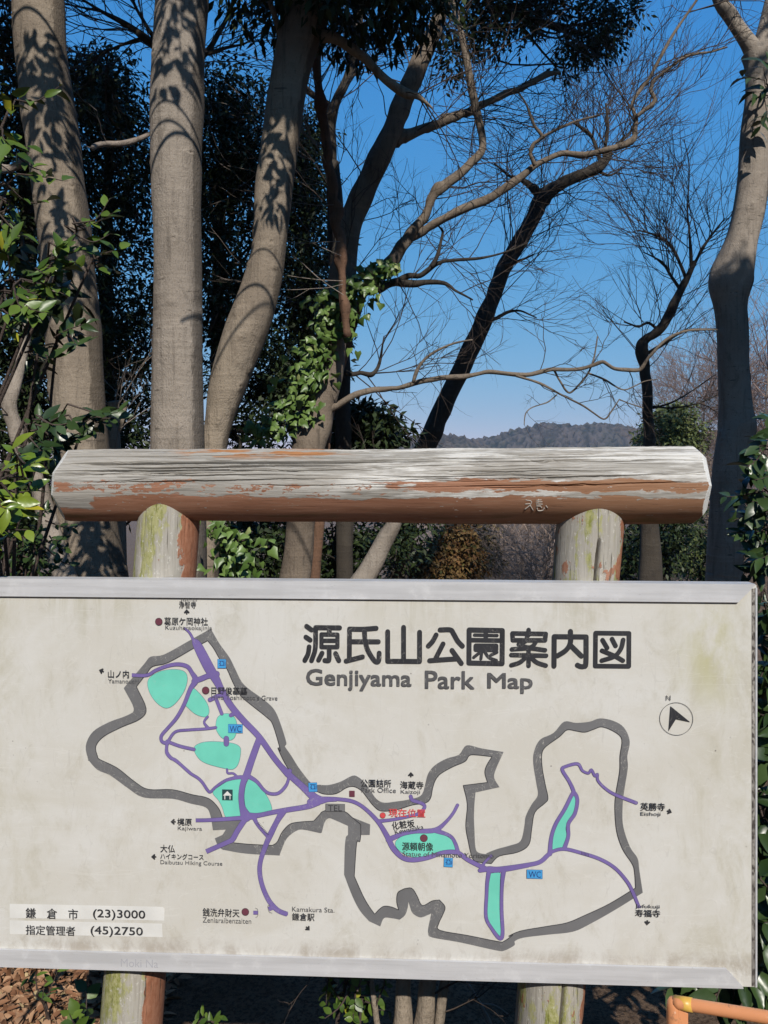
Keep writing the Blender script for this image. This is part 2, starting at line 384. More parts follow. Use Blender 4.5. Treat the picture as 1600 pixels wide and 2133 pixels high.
def stretched_noise(nx, nt, cx, ct):
    a = rng.normal(size=(nx//cx+3, nt//ct)); a = np.concatenate([a, a[:, :1]], 1)
    xi = np.linspace(0, a.shape[0]-1.001, nx); ti = np.linspace(0, a.shape[1]-1.001, nt)
    x0 = xi.astype(int); t0 = ti.astype(int); fx = (xi-x0)[:, None]; ft = (ti-t0)[None]
    return (a[x0][:, t0]*(1-fx)*(1-ft)+a[x0+1][:, t0]*fx*(1-ft)+a[x0][:, t0+1]*(1-fx)*ft+a[x0+1][:, t0+1]*fx*ft)
rad += wear*(stretched_noise(NXL, NTH, 30, 3)*.00035 + stretched_noise(NXL, NTH, 60, 12)*.0003)
topw = np.clip((np.sin(th)-.80)/.2, 0, 1)[None]
rad += topw*np.abs(stretched_noise(NXL, NTH, 22, 5))*-.0026
for k in range(130):
    t0 = rng.uniform(-.02, 2.2); x0 = rng.uniform(0, 1); ln = rng.uniform(.04, .35) if k > 16 else rng.uniform(.35, .8)
    dep = rng.uniform(.003, .007) if k > 16 else rng.uniform(.009, .018); wd = rng.uniform(.009, .014) if k > 16 else rng.uniform(.016, .026)
    i0, i1 = int(max(0, x0-ln/2)*NXL), int(min(1, x0+ln/2)*NXL)
    if i1-i0 < 8: continue
    u = np.linspace(-1, 1, i1-i0); tw = t0 + .03*np.cumsum(rng.normal(size=i1-i0))*.05 + .02*np.sin(u*rng.uniform(2, 5))
    env = np.clip(1-np.abs(u)**3, 0, 1)
    d = (th[None]-tw[:, None]+math.pi) % (2*math.pi) - math.pi
    rad[i0:i1] -= (dep*env)[:, None]*np.exp(-(d/wd)**2)
endm = np.zeros_like(rad)
for side in (0, 1):
    dist = (xs-lx0) if side == 0 else (lx1-xs)
    for k in range(7):
        phi = k*2*math.pi/7 + (.10 if side == 0 else .42) + rng.uniform(-.1, .1)
        cs = np.cos(th-phi); sl = rng.uniform(.9, 1.5); re = rng.uniform(.080, .092)
        lim = np.where(cs[None] > .15, (re + dist[:, None]*sl)/np.maximum(cs[None], .15), 9)
        cut = lim < rad
        rad = np.where(cut, lim, rad); endm = np.where(cut, 1.0, endm)
mid = (zc0+zc1)/2
zc = zc0+(zc1-zc0)*s - mid + .0015*np.sin(s*7)
v = np.stack([np.repeat(xs[:, None], NTH, 1), -rad*np.cos(th)[None], zc[:, None]+rad*np.sin(th)[None]], -1).reshape(-1, 3)
i = np.arange(NXL-1)[:, None]; j = np.arange(NTH)[None]; jn = (j+1) % NTH
q = np.stack([i*NTH+j, (i+1)*NTH+j, (i+1)*NTH+jn, i*NTH+jn], -1).reshape(-1, 4)
mb = MB(); k = mb.add(v, q, endface=endm.ravel())
mb.f.append(np.array([np.arange(NTH)])); mb.f.append(np.array([np.arange(NTH)[::-1]+(NXL-1)*NTH]))
LOGM = log_mat()
beam = mb.build('crossbeam', LOGM, sign); beam.location = (0, YA, mid)
tag(beam, 'horizontal log beam with grey cracked top and peeling brown paint')

# --- posts
def post(pxt, pyt, pxb, pyb, r, m, label, cracks, seed):
    rg = np.random.default_rng(seed)
    xt, zt = L(pxt, pyt, YA); xb, zb = L(pxb, pyb, YA)
    lean = (xt-xb)/(zt-zb); zbase = -.95; ztop = mid + .02
    NZ, NT_ = 420, 240
    zs = np.linspace(zbase, ztop, NZ); th = np.linspace(0, 2*math.pi, NT_, endpoint=False)
    rr = np.full((NZ, NT_), r) + .002*np.sin(2*th+seed)[None] + .0012*np.sin(zs*9+seed)[:, None]
    for tc, wd, dep, z0, z1 in cracks:
        env = np.clip((zs-z0)/.06, 0, 1)*np.clip((z1-zs)/.06, 0, 1)
        c = tc + .035*np.sin(zs*3+seed) + .012*np.cumsum(rg.normal(size=NZ))*.12
        rr -= (dep*env)[:, None]*np.clip(1.25-np.abs((th[None]-c[:, None])/wd)**2, 0, 1)
    for k in range(16):
        c = rg.uniform(-1.5, 1.5); z0 = rg.uniform(zbase, ztop-.2); env = np.clip((zs-z0)/.05, 0, 1)*np.clip((z0+rg.uniform(.2, .6)-zs)/.05, 0, 1)
        rr -= rg.uniform(.001, .003)*env[:, None]*np.exp(-((th[None]-c)/.022)**2) + rg.uniform(.001, .003)*env[:, None]*np.exp(-((th[None]-c-6.283)/.022)**2)
    xa = xb + lean*(zs-zb)
    x = xa[:, None] + rr*np.sin(th)[None]; y = -rr*np.cos(th)[None]
    cx = xb
    v = np.stack([x-cx, y, np.repeat(zs[:, None], NT_, 1)], -1).reshape(-1, 3)
    i = np.arange(NZ-1)[:, None]; j = np.arange(NT_)[None]; jn = (j+1) % NT_
    q = np.stack([i*NT_+j, i*NT_+jn, (i+1)*NT_+jn, (i+1)*NT_+j], -1).reshape(-1, 4)
    b = MB(); b.add(v, q)
    b.f.append(np.array([np.arange(NT_)[::-1]])); b.f.append(np.array([np.arange(NT_)+(NZ-1)*NT_]))
    o = b.build('post', m, sign); o.location = (cx, YA, 0); tag(o, label); return o
post(347, 1150, 278, 2080, .0915, post_mat('mossy_post', 1, .058, .95, .69), 'left log post with pale wood and brown paint down its right side', [(-.22, .012, .006, .9, 1.4)], 2)
post(1224, 1150, 1146, 2080, .0955, post_mat('split_post', 4, .078, 1.0, .59), 'right log post split by a long dark crack', [(.17, .052, .065, -.7, 1.47), (-.6, .012, .008, .2, 1.4), (.38, .012, .008, .3, 1.4)], 7)

# --- panel
def panel_mat():
    t = NT('map_panel', .42, .4)
    x, y, z = t.sep(t.obj)
    a = t.noise(t.scale(t.obj, (2.2, 1, 3.2)), 1, 6, .66, .8); b = t.noise(t.scale(t.obj, (9, 1, 5)), 1, 6, .75, .5); d = t.noise(t.scale(t.obj, (70, 1, 70)), 1, 4, .7)
    c = t.mix(t.ramp(a, .34, .66), (.62,.61,.58), (.56,.54,.49))
    c = t.mix(t.math('MULTIPLY', t.ramp(b, .50, .74), .6), c, (.44,.41,.335))
    vs = t.noise(t.scale(t.obj, (30, 1, 2.6)), 1, 5, .7, .4); pa = t.noise(t.scale(t.obj, (3.1, 1, 2.4), (4, 0, 9)), 1, 4, .6)
    top = t.math('MULTIPLY', t.ramp(t.math('ADD', z, t.math('MULTIPLY', b, .22)), 1.22, 1.48), t.ramp(pa, .42, .60))
    c = t.mix(t.math('MULTIPLY', t.math('MULTIPLY', t.ramp(vs, .40, .66), top), .75), c, (.43,.41,.32))
    side = t.math('MULTIPLY', t.math('MAXIMUM', t.ramp(x, .72, .98), t.ramp(x, -.82, -1.08)), t.ramp(b, .36, .62))
    c = t.mix(t.math('MULTIPLY', side, .4), c, (.47,.445,.35))
    g = t.noise(t.scale(t.obj, (9, 1, 5)), 1, 5, .7)
    gm = t.math('MULTIPLY', t.math('MULTIPLY', t.ramp(x, .80, .95), t.ramp(x, 1.03, .96)), t.math('MULTIPLY', t.ramp(z, .95, 1.15), t.ramp(z, 1.38, 1.22)))
    c = t.mix(t.math('MULTIPLY', gm, t.ramp(g, .38, .66, 0, .7)), c, (.45,.43,.22))
    # grime along the foot of the panel and in its corners
    foot = t.math('MULTIPLY', t.ramp(t.math('ADD', z, t.math('MULTIPLY', d, -.05)), .325, .27), t.ramp(b, .38, .62))
    c = t.mix(t.math('MULTIPLY', foot, .55), c, (.30,.25,.20))
    sp = t.vor(t.scale(t.obj, (24, 1, 24)), 1); spm = t.math('MULTIPLY', t.ramp(sp, .07, .04), t.ramp(t.noise(t.scale(t.obj, (3, 1, 3)), 1, 2), .52, .62))
    c = t.mix(t.math('MULTIPLY', spm, .8), c, (.13,.11,.10))
    # fine pale scratches
    for k, (rx, rz, w_) in enumerate(((8, 60, .012), (50, 12, .010), (30, 38, .009))):
        n = t.noise(t.scale(t.obj, (rx*.35, 1, rz*.35), (k*5, 0, k*3)), 1, 2, .5, 1.2)
        l = t.ramp(t.math('ABSOLUTE', t.math('SUBTRACT', n, .5)), w_*.5, w_*.2)
        c = t.mix(t.math('MULTIPLY', l, .22), c, (.40,.38,.35) if k == 1 else (.70,.69,.66))
    return t.done(c, None, t.ramp(a, .3, .7, .35, .55))
def ink(name, col, rough=.45, wear=0.0, ws=18):
    t = NT(name, rough, .4)
    n = t.noise(t.obj, 9, 4); c = t.mix(t.ramp(n, .3, .7), tuple(x*.94 for x in col), tuple(min(1, x*1.08+.008) for x in col))
    # rubbed and scratched ink lets the panel through
    s1 = t.noise(t.scale(t.obj, (ws*4, 1, ws*4)), 1, 4, .8, .8); s2 = t.noise(t.scale(t.obj, (3, 1, 3)), 1, 2)
    sc1 = t.ramp(t.math('ABSOLUTE', t.math('SUBTRACT', t.noise(t.scale(t.obj, (ws*1.4, 1, ws*1.0)), 1, 2, .5, 2.0), .5)), .010, .004)
    m = t.math('MULTIPLY', t.math('MAXIMUM', t.ramp(s1, .60, .68), t.math('MULTIPLY', sc1, .5)), t.ramp(s2, .40, .62))
    c = t.mix(t.math('MULTIPLY', m, wear), c, (.50,.48,.44))
    return t.done(c)
PANEL = panel_mat()
tl, tr, br, bl = L(-22, 1207), L(1576, 1219), L(1576, 2056), L(-22, 2012)
mb = MB(); mb.prism([tuple(tl), tuple(bl), tuple(br), tuple(tr)], 0.0, .034)
panel = mb.build('map_panel', PANEL, sign, smooth=False)
t = NT('brushed_aluminium', .42, .5)
n = t.noise(t.scale(t.obj, (3, 60, 60)), 1, 4, .6); n2 = t.noise(t.scale(t.obj, (14, 14, 14)), 1, 5, .7); n3 = t.noise(t.scale(t.obj, (50, 50, 200)), 1, 4, .75)
c = t.mix(t.ramp(n, .3, .7), (.50,.50,.51), (.60,.60,.615)); c = t.mix(t.math('MULTIPLY', t.ramp(n2, .55, .7), .4), c, (.70,.70,.71)); c = t.mix(t.math('MULTIPLY', t.ramp(n3, .64, .72), .5), c, (.28,.27,.27))
ALU = t.done(c, t.bump(n3, .1, .002), t.ramp(n2, .3, .7, .40, .6), .15)
def rail(quad, label, lip):
    """aluminium channel: front flange, with a return over the panel edge"""
    q = LL(quad, -.008); b = MB(); b.prism([q[0], q[3], q[2], q[1]], -.008, -.0008)
    (x0, za), (x1, zb) = (q[0], q[1]) if lip > 0 else (q[3], q[2])
    e = .0028 * lip; 
    b.add([(x0, -.008, za), (x1, -.008, zb), (x1, .040, zb), (x0, .040, za), (x0, -.008, za+e), (x1, -.008, zb+e), (x1, .040, zb+e), (x0, .040, za+e)],
          [(0,1,2,3),(4,5,6,7),(0,1,5,4),(1,2,6,5),(2,3,7,6),(3,0,4,7)])
    o = b.build('rail', ALU, sign, smooth=False); tag(o, label); return o
rail([(-24, 1207), (1574, 1219), (1538, 1255), (-24, 1242)], 'mitred aluminium rail along the top edge', 1)
rail([(-24, 1978), (1514, 2019), (1549, 2058), (-24, 2012)], 'mitred aluminium rail along the bottom edge', -1)
t = NT('grimy_edge', .6, .3); n = t.noise(t.scale(t.obj, (30, 30, 12)), 1, 5, .7); n2 = t.noise(t.scale(t.obj, (90, 90, 50)), 1, 4, .7)
EDGE = t.done(t.mix(t.ramp(n2, .45, .6), t.mix(t.ramp(n, .35, .65), (.20,.185,.17), (.36,.34,.31)), (.07,.06,.055)))
b = MB(); q = LL([(1566, 1226), (1572.5, 1226), (1572.5, 2054), (1566, 2054)]); b.prism([q[0], q[3], q[2], q[1]], -.0015, 0.0004)
b.build('edge_channel', EDGE, sign, smooth=False)
b = MB(); q = LL([(1572.7, 1224), (1576.5, 1224), (1576.5, 2055), (1572.7, 2055)]); b.prism([q[0], q[3], q[2], q[1]], -.004, .036)
b.build('edge_strip', ALU, sign, smooth=False)
# ---------------------------------------------------------------- the printed map (thin sheets on the panel, each on a layer of its own)
def K(crop, pts):
    """points read from an enlarged detail -> photo pixels; a third value is a line width"""
    ox, oy, s = {1: (150, 1210, 3.2), 2: (0, 1580, 3.2), 3: (300, 1550, 4.0), 4: (600, 1550, 3.2), 5: (1000, 1450, 3.2), 6: (620, 1285, 4.4444), 7: (970, 1285, 4.4444), 0: (0, 0, 1)}[crop]
    return [(ox+p[0]/s, oy+p[1]/s) + tuple(w/s for w in p[2:]) for p in pts]
def sheet(name, verts, faces, m, layer, parent, label=None):
    b = MB(); y = -.0006*layer
    b.add([(p[0], y, p[1]) for p in verts], faces)
    o = b.build(name, m, parent, smooth=False)
    if label: o['label'] = label
    return o
def union(polys):
    """2D polygons (sign frame) -> triangles of their union"""
    vs, fs, good = [], [], []
    for p in polys:
        p = [(float(a), float(b)) for a, b in p]
        for t3 in ([p] if len(p) > 4 or len(p) == 3 else [[p[0], p[1], p[2]], [p[0], p[2], p[3]]]):
            ar = sum(t3[i][0]*t3[(i+1) % len(t3)][1]-t3[(i+1) % len(t3)][0]*t3[i][1] for i in range(len(t3)))
            if abs(ar) > 1e-10: good.append(t3 if ar > 0 else t3[::-1])
    for p in good:
        k = len(vs); vs += [Vector((float(a), float(b))) for a, b in p]; fs.append(list(range(k, k+len(p))))
    V, E, Fc, ov, oe, of = delaunay_2d_cdt(vs, [], fs, 0, 1e-6)
    VV = np.array([(v.x, v.y) for v in V]); tri = np.array([f for f in Fc if len(f) == 3]); C = VV[tri].mean(1); keep = np.zeros(len(tri), bool)
    for p in good:
        p = np.array(p); lo, hi = p.min(0), p.max(0)
        idx = np.nonzero((~keep) & (C[:, 0] >= lo[0]) & (C[:, 0] <= hi[0]) & (C[:, 1] >= lo[1]) & (C[:, 1] <= hi[1]))[0]
        if not len(idx): continue
        c = C[idx]; a, b = p, np.roll(p, -1, 0); inside = np.zeros(len(idx), bool)
        for (x1, y1), (x2, y2) in zip(a, b):
            if y1 != y2:
                inside ^= ((y1 > c[:, 1]) != (y2 > c[:, 1])) & (c[:, 0] < (x2-x1)*(c[:, 1]-y1)/(y2-y1)+x1)
        keep[idx[inside]] = True
    return [tuple(v) for v in VV], [tuple(t) for t in tri[keep]]
def stroke(pts, extra=0.0, smooth=True, caps=True, n=5):
    """polyline with widths (photo px) -> list of polygons in the sign frame"""
    P = np.array([(*L(p[0], p[1]), p[2]*PX*.98*.5) for p in pts])
    if smooth and len(P) > 2: P = catmull(P, n)
    P[:, 2] = np.maximum(P[:, 2], .0004) + extra
    out = []
    for a, b in zip(P[:-1], P[1:]):
        d = b[:2]-a[:2]; l = math.hypot(*d)
        if l < 1e-7: continue
        nn = np.array([-d[1], d[0]])/l
        out.append([a[:2]+nn*a[2], a[:2]-nn*a[2], b[:2]-nn*b[2], b[:2]+nn*b[2]])
    ends = range(len(P)) if caps else range(1, len(P)-1)
    for i in ends:
        c = P[i]; out.append([(c[0]+c[2]*math.cos(t), c[1]+c[2]*math.sin(t)) for t in np.linspace(0, 2*math.pi, 15)[:-1]])
    return out
def blob(pts, grow=0.0, n=5):
    P = np.array([L(*p) for p in pts]); Q = np.vstack([P[-2:], P, P[:2]])
    c = catmull(Q, n)[2*n:2*n+len(P)*n]
    if grow:
        t = nrm(np.roll(c, -1, 0)-np.roll(c, 1, 0)); nn = np.stack([t[:, 1], -t[:, 0]], 1)
        area = np.sum(c[:, 0]*np.roll(c[:, 1], -1)-np.roll(c[:, 0], -1)*c[:, 1])
        c = c + nn*grow*(1 if area > 0 else -1)
    return [list(map(tuple, c))]

GREY = ink('grey_ink', (.145,.145,.15), .45, .75); LINE = ink('line_ink', (.035,.035,.04)); BLACK = ink('black_ink', (.030,.031,.036), .4, .45, 14)
FADED = ink('faded_ink', (.085,.085,.09), .5, .75, 22); TEAL = ink('teal_ink', (.155,.585,.46), .4, .25); PURPLE = ink('purple_ink', (.17,.125,.34), .4, .35)
PLINE = ink('path_edge_ink', (.075,.055,.16)); BLUE = ink('blue_ink', (.055,.30,.62)); NAVY = ink('navy_ink', (.02,.04,.17)); MAROON = ink('maroon_ink', (.14,.04,.062))
RED = ink('red_ink', (.62,.07,.075), .45, .5); PHONE = ink('phone_ink', (.16,.16,.165)); PATCH = ink('sticker_white', (.66,.655,.63), .5, .25); HOUSE = ink('house_ink', (.02,.055,.06))

# park boundary: (inner point, outer point) pairs; a trailing 1 marks a sharp corner
B = []
def pairs(crop, rows):
    for r in rows:
        i, o = K(crop, [r[0:2], r[2:4]]); B.append((i, o, len(r) > 4))
pairs(1, [(905,398,925,318,1),(810,450,800,388),(640,545,615,490),(540,570,525,505),(500,615,480,555),(430,705,345,715,1),(495,850,412,850),(455,920,370,895),(330,975,250,940),(215,1035,140,1005),(160,1100,92,1100),(170,1165,110,1195)])
pairs(2, [(665,5,590,10),(740,40,650,75),(800,75,735,112),(900,155,850,195),(990,205,960,260),(1150,207,1150,268),(1280,240,1270,300),(1390,265,1370,325)])
pairs(3, [(620,530,552,590),(655,612,575,718,1)])
nb1 = len(B)
pairs(3, [(750,822,660,880,1),(900,835,850,912),(1070,843,1130,928,1),(1110,815,1155,860),(1150,735,1195,780),(1210,670,1270,722),(1280,650,1330,713),(1415,640,1470,742,1)])
pairs(4, [(215,465,225,590,1),(230,450,245,520),(290,432,272,494),(380,450,310,505),(430,490,400,545,1),(485,535,400,605,1)])
pairs(4, [(485,605,392,612),(478,650,385,625),(458,660,378,700),(442,880,374,870,1),(500,1010,430,1015),(540,1080,480,1110),(578,1133,540,1180,1),(605,1103,615,1215,1),(640,1080,640,1160),(690,1085,690,1160),(738,1105,745,1170,1),(725,1050,780,1140),(732,990,797,1095),(775,963,803,1052,1),(825,960,812,1080),(860,1010,830,1125),(895,1075,880,1155),(960,1045,930,1140),(1010,1038,955,1128,1),(1047,1085,945,1175),(1030,1140,935,1225),(1005,1195,935,1260),(1012,1240,960,1288),(1200,1275,1150,1322),(1400,1315,1390,1375),(1440,1313,1445,1375),(1500,1270,1510,1340)])
pairs(5, [(190,1600,230,1635),(270,1565,290,1610),(440,1535,450,1590),(580,1510,620,1570),(700,1460,740,1515),(860,1385,900,1425),(1036,1278,1085,1310,1),(1030,1180,1062,1160),(1015,1120,1050,1080),(950,1020,1000,1005),(910,900,955,870),(898,750,950,750),(905,650,960,640),(930,500,985,480),(932,400,982,400),(945,290,998,300),(900,240,960,210),(815,205,890,165),(760,220,800,148),(700,240,730,170),(640,232,640,178),(580,225,560,170),(530,270,490,245),(440,335,400,290),(412,385,360,370),(415,480,355,450),(435,590,375,580),(453,680,385,660),(430,715,345,720),(365,775,305,800),(345,880,295,870),(325,990,270,965),(250,1040,200,995),(130,1065,110,1020),(80,1110,40,1050)])
pairs(4, [(1350,795,1350,735),(1270,785,1275,725),(1230,760,1250,690),(1200,640,1243,570),(1185,540,1240,480),(1195,400,1243,400),(1168,275,1250,322,1),(1330,255,1410,287,1),(1312,190,1375,225),(1325,140,1385,170),(1360,83,1437,52,1),(1260,72,1290,28),(1210,75,1190,8),(1180,115,1140,70),(1100,150,1060,95),(1020,195,980,140),(985,235,935,195),(965,290,915,265),(950,360,900,320),(915,392,870,352),(830,405,790,372),(720,438,720,382),(620,445,640,390),(570,410,590,365),(530,360,550,310),(490,310,510,255),(440,283,470,220),(390,290,430,210),(320,330,350,250),(240,332,270,272),(180,310,210,270)])
pairs(3, [(1370,390,1400,330),(1250,270,1300,210),(1170,150,1230,100),(1115,30,1170,10)])
pairs(1, [(1390,1130,1430,1080),(1340,960,1390,950),(1300,910,1350,860),(1200,830,1290,800),(1130,770,1180,720),(1080,690,1130,670),(1030,580,1090,590),(985,520,1050,510),(945,450,985,420),(905,398,925,318,1)])
def runs(seq):
    out, cur = [], [seq[0]]
    for e in seq[1:]:
        cur.append(e)
        if e[2]: out.append(cur); cur = [e]
    if len(cur) > 1: out.append(cur)
    return out
bandp, inner = [], []
for seg in (B[:nb1], B[nb1:]):
    for r in runs(seg):
        a = catmull([L(*e[0]) for e in r], 4); o = catmull([L(*e[1]) for e in r], 4)
        inner.append(a)
        for q in range(len(a)-1): bandp.append([a[q], a[q+1], o[q+1], o[q]])
for poly in (K(3, [(655,612),(835,632),(790,720),(750,822),(660,882),(615,850),(590,785),(655,755),(682,712),(575,718)]),
             K(4, [(430,488),(548,535),(545,605),(485,606),(478,652),(400,606),(400,545)])):
    bandp.append([L(*p) for p in poly])
V, T = union(bandp); band = sheet('park_boundary', V, T, GREY, 1, panel, 'broad grey outline of the park')
lp = []
for a in inner:
    for p, q in zip(a[:-1], a[1:]):
        d = q-p; l = math.hypot(*d)
        if l > 1e-6:
            nn = np.array([-d[1], d[0]])/l*.0011; lp.append([p+nn, p-nn, q-nn, q+nn])
V, T = union(lp); sheet('boundary_line', V, T, LINE, 1.5, panel)

# lawns
lawns = [K(1, [(505,680),(530,635),(600,600),(690,590),(750,605),(770,650),(750,730),(690,815),(630,847),(570,815),(522,750)]),
 K(1, [(805,715),(860,760),(903,820),(914,875),(890,905),(830,890),(780,850),(752,815),(775,770)]),
 K(1, [(960,960),(973,908),(1015,885),(1060,890),(1092,925),(1100,980),(1085,1040),(1050,1062),(1000,1045),(967,1000)]),
 K(1, [(815,1115),(850,1083),(930,1070),(1060,1080),(1115,1102),(1125,1140),(1112,1210),(1085,1248),(1040,1253),(900,1217),(840,1175)]),
 K(3, [(575,400),(640,345),(720,298),(795,284),(818,300),(800,380),(790,460),(800,545),(812,590),(790,606),(690,612),(655,530),(625,470)]),
 K(3, [(880,288),(925,305),(1000,395),(1045,470),(1066,535),(1050,556),(985,575),(910,585),(860,560),(838,450),(850,345)]),
 K(4, [(718,650),(760,615),(850,595),(960,586),(1050,610),(1108,655),(1132,705),(1050,708),(970,735),(860,752),(780,735),(727,692)]),
 K(4, [(1345,875),(1362,860),(1412,857),(1413,900),(1410,1000),(1410,1120),(1418,1260),(1408,1280),(1380,1255),(1332,1160),(1335,1000)]),
 K(5, [(625,662),(641,690),(635,760),(585,830),(570,880),(574,930),(545,1010),(475,1040),(478,980),(490,910),(520,850),(590,720)])]
for p in lawns:
    V, T = union(blob(p)); lw = sheet('lawn_area', V, T, TEAL, 2.4, panel)
    V, T = union(blob(p, .0008)); sheet('lawn_edge', V, T, PLINE, 2, panel)

# paths
paths = [K(1, [(752,315,12),(785,345,14),(812,393,20),(838,430,58),(910,570,68),(958,650,56),(1000,730,42),(1060,830,42),(1140,925,40),(1250,1040,38),(1350,1180,36),(1440,1290,36)]),
 K(3, [(1150,190,46),(1230,270,48),(1320,350,52),(1395,420,62),(1450,462,74),(1530,462,34),(1600,460,28)]),
 K(4, [(150,385,44),(200,372,42),(260,363,26),(330,365,22),(430,380,22),(510,425,22),(600,515,26),(660,610,32),(700,690,34),(760,752,30),(830,770,30),(930,755,28),(1040,720,26),(1130,722,28),(1200,770,26),(1290,815,28),(1350,838,30),(1450,832,30),(1600,805,26)]),
 K(5, [(0,1160,26),(60,1150,32),(130,1150,28),(320,1123,26),(400,1103,26),(450,1060,26),(480,1035,20),(560,1017,20),(680,1045,20),(800,1085,20),(900,1145,20),(980,1235,20),(1020,1310,20),(1058,1402,18)]),
 K(1, [(400,627,22),(500,628,20),(560,595,20),(640,565,22),(710,555,24),(770,570,26),(800,610,26),(825,662,38),(790,720,28),(750,820,24),(700,910,22),(640,980,20),(598,1030,20),(600,1068,20),(632,1080,22),(650,1066,18)]),
 K(1, [(815,668,34),(865,650,34),(910,632,34),(965,620,40)]),
 K(1, [(640,1075,20),(633,1100,18),(635,1140,18),(660,1175,18),(710,1210,18),(790,1280,18)]),
 K(3, [(190,10,20),(190,70,22),(225,115,22),(270,135,22),(380,235,22),(450,280,22),(490,320,22),(530,380,22),(555,396,20),(600,355,20),(680,302,22),(780,276,28),(850,276,34)]),
 K(3, [(693,208,14),(700,240,14),(745,242,14),(775,268,18)]),
 K(1, [(640,1070,18),(690,1005,16),(780,992,16),(890,985,16),(960,976,16)]), K(1, [(910,980,18),(885,950,14),(885,930,12),(905,905,14)]), K(1, [(635,1068,20),(720,1100,20),(815,1122,20)]),
 K(1, [(920,792,26),(965,770,26),(1012,750,26)]), K(1, [(958,775,22),(1000,885,20)]), K(1, [(1060,895,24),(1100,872,26)]), K(1, [(1030,1050,34),(1030,1085,34)]),
 K(1, [(1250,1050,40),(1200,1190,42),(1170,1280,44)]), K(3, [(945,0,52),(900,120,50),(860,240,52),(825,330,46),(812,430,46),(820,520,50),(850,600,90)]),
 K(3, [(432,633,28),(560,630,28),(830,612,34)]), K(3, [(860,600,44),(780,720,42),(740,790,42),(690,818,36),(520,893,36)]), K(3, [(850,600,70),(950,592,38),(1080,565,36),(1200,545,40),(1370,515,44),(1440,470,84)]),
 K(3, [(915,605,36),(955,680,24),(1035,770,26)]), K(3, [(1160,555,60),(1110,640,42),(1060,740,46),(1020,830,40),(975,960,36),(965,1060,36),(985,1170,36),(1030,1280,38),(1080,1350,40),(1130,1390,38),(1195,1415,36)]),
 K(3, [(1040,1372,34),(1085,1352,34)]), K(3, [(912,1402,28),(950,1402,28)]),
 K(3, [(870,265,36),(940,310,28),(1000,380,24),(1050,410,24),(1120,407,24),(1180,350,24),(1205,290,22),(1215,220,34)]),
 K(4, [(605,512,22),(690,503,18),(760,490,18),(870,462,18),(908,425,20),(905,402,20),(870,385,20),(830,372,22),(818,347,22)]),
 K(4, [(670,636,34),(760,598,26),(850,580,26),(980,572,30),(1050,520,20),(1100,460,18),(1130,405,18)]), K(4, [(985,575,30),(1080,610,20),(1115,660,22),(1132,715,24)]),
 K(4, [(1296,815,22),(1312,785,14),(1355,742,14)]), K(4, [(1340,845,28),(1328,920,22),(1324,1000,20),(1320,1150,20),(1360,1230,20),(1410,1292,24),(1430,1260,22),(1424,1100,20),(1426,950,20),(1437,845,28)]),
 K(5, [(465,1050,28),(475,940,22),(505,850,22),(565,750,22),(610,660,22),(628,645,24),(648,690,22),(632,780,22),(588,850,22),(588,930,22),(562,1012,26)]), K(5, [(628,650,24),(615,610,22),(590,560,20),(548,490,20),(570,468,18),(650,450,18),(682,495,15),(722,512,15),(742,490,15),(765,530,16),(782,520,15),(785,560,15),(830,610,16),(900,655,18),(1040,710,20)])]
flat = {0, 18, 19, 24}
fill, edge = [], []
for k, p in enumerate(paths):
    caps = k not in (4, 18, 19, 22, 23, 24, 33)
    fill += stroke(p, 0, caps=caps); edge += stroke(p, .0009, caps=caps)
V, T = union(edge); sheet('path_edge', V, T, PLINE, 3, panel)
V, T = union(fill); sheet('park_path', V, T, PURPLE, 3.5, panel, 'purple network of park paths')
for st in ([q for a in np.linspace(0, 1, 10) for q in stroke(K(3, [(938+88*a, 662+92*a, 3), (962+82*a, 650+98*a, 3)]), smooth=False)], [q for a in np.linspace(0, 1, 6) for q in stroke(K(5, [(676+a*45, 1036+a*12, 3), (676+a*45, 1052+a*14, 3)]), smooth=False)],
           stroke(K(3, [(930,1362,3),(948,1375,3),(952,1402,3),(948,1430,3),(932,1442,3)])), stroke(K(3, [(1052,1338,3),(1033,1345,3),(1036,1370,3),(1045,1395,3),(1068,1405,3)]))):
    V, T = union(st); sheet('step_mark', V, T, LINE, 4, panel)

# symbols
def disc(px, py, r, n=28): c = L(px, py); return [(c[0]+r*PX*math.cos(t), c[1]+r*PX*math.sin(t)) for t in np.linspace(0, 2*math.pi, n+1)[:-1]]
def rect(cx, cy, w, h, rot=0.0):
    c = L(cx, cy); co, si = math.cos(rot), math.sin(rot)
    return [(c[0]+(x*co-y*si)*PX, c[1]+(x*si+y*co)*PX) for x, y in ((-w/2,-h/2),(w/2,-h/2),(w/2,h/2),(-w/2,h/2))]
for x, y in ((331.5,1294.5),(429,1437.5),(511.5,1898.5),(883,1745)):
    sheet('place_dot', disc(x, y, 8), [tuple(range(28))], LINE, 4.5, panel); sheet('place_dot', disc(x, y, 7.2), [tuple(range(28))], MAROON, 5, panel)
sheet('here_dot', disc(797.5,1697.5,6.2), [tuple(range(28))], LINE, 4.5, panel); sheet('here_dot', disc(797.5,1697.5,5.6), [tuple(range(28))], RED, 5, panel, 'red you are here dot')
sheet('office_mark', rect(733.5,1652.5,11.5,12.5), [(0,1,2,3)], MAROON, 5, panel)
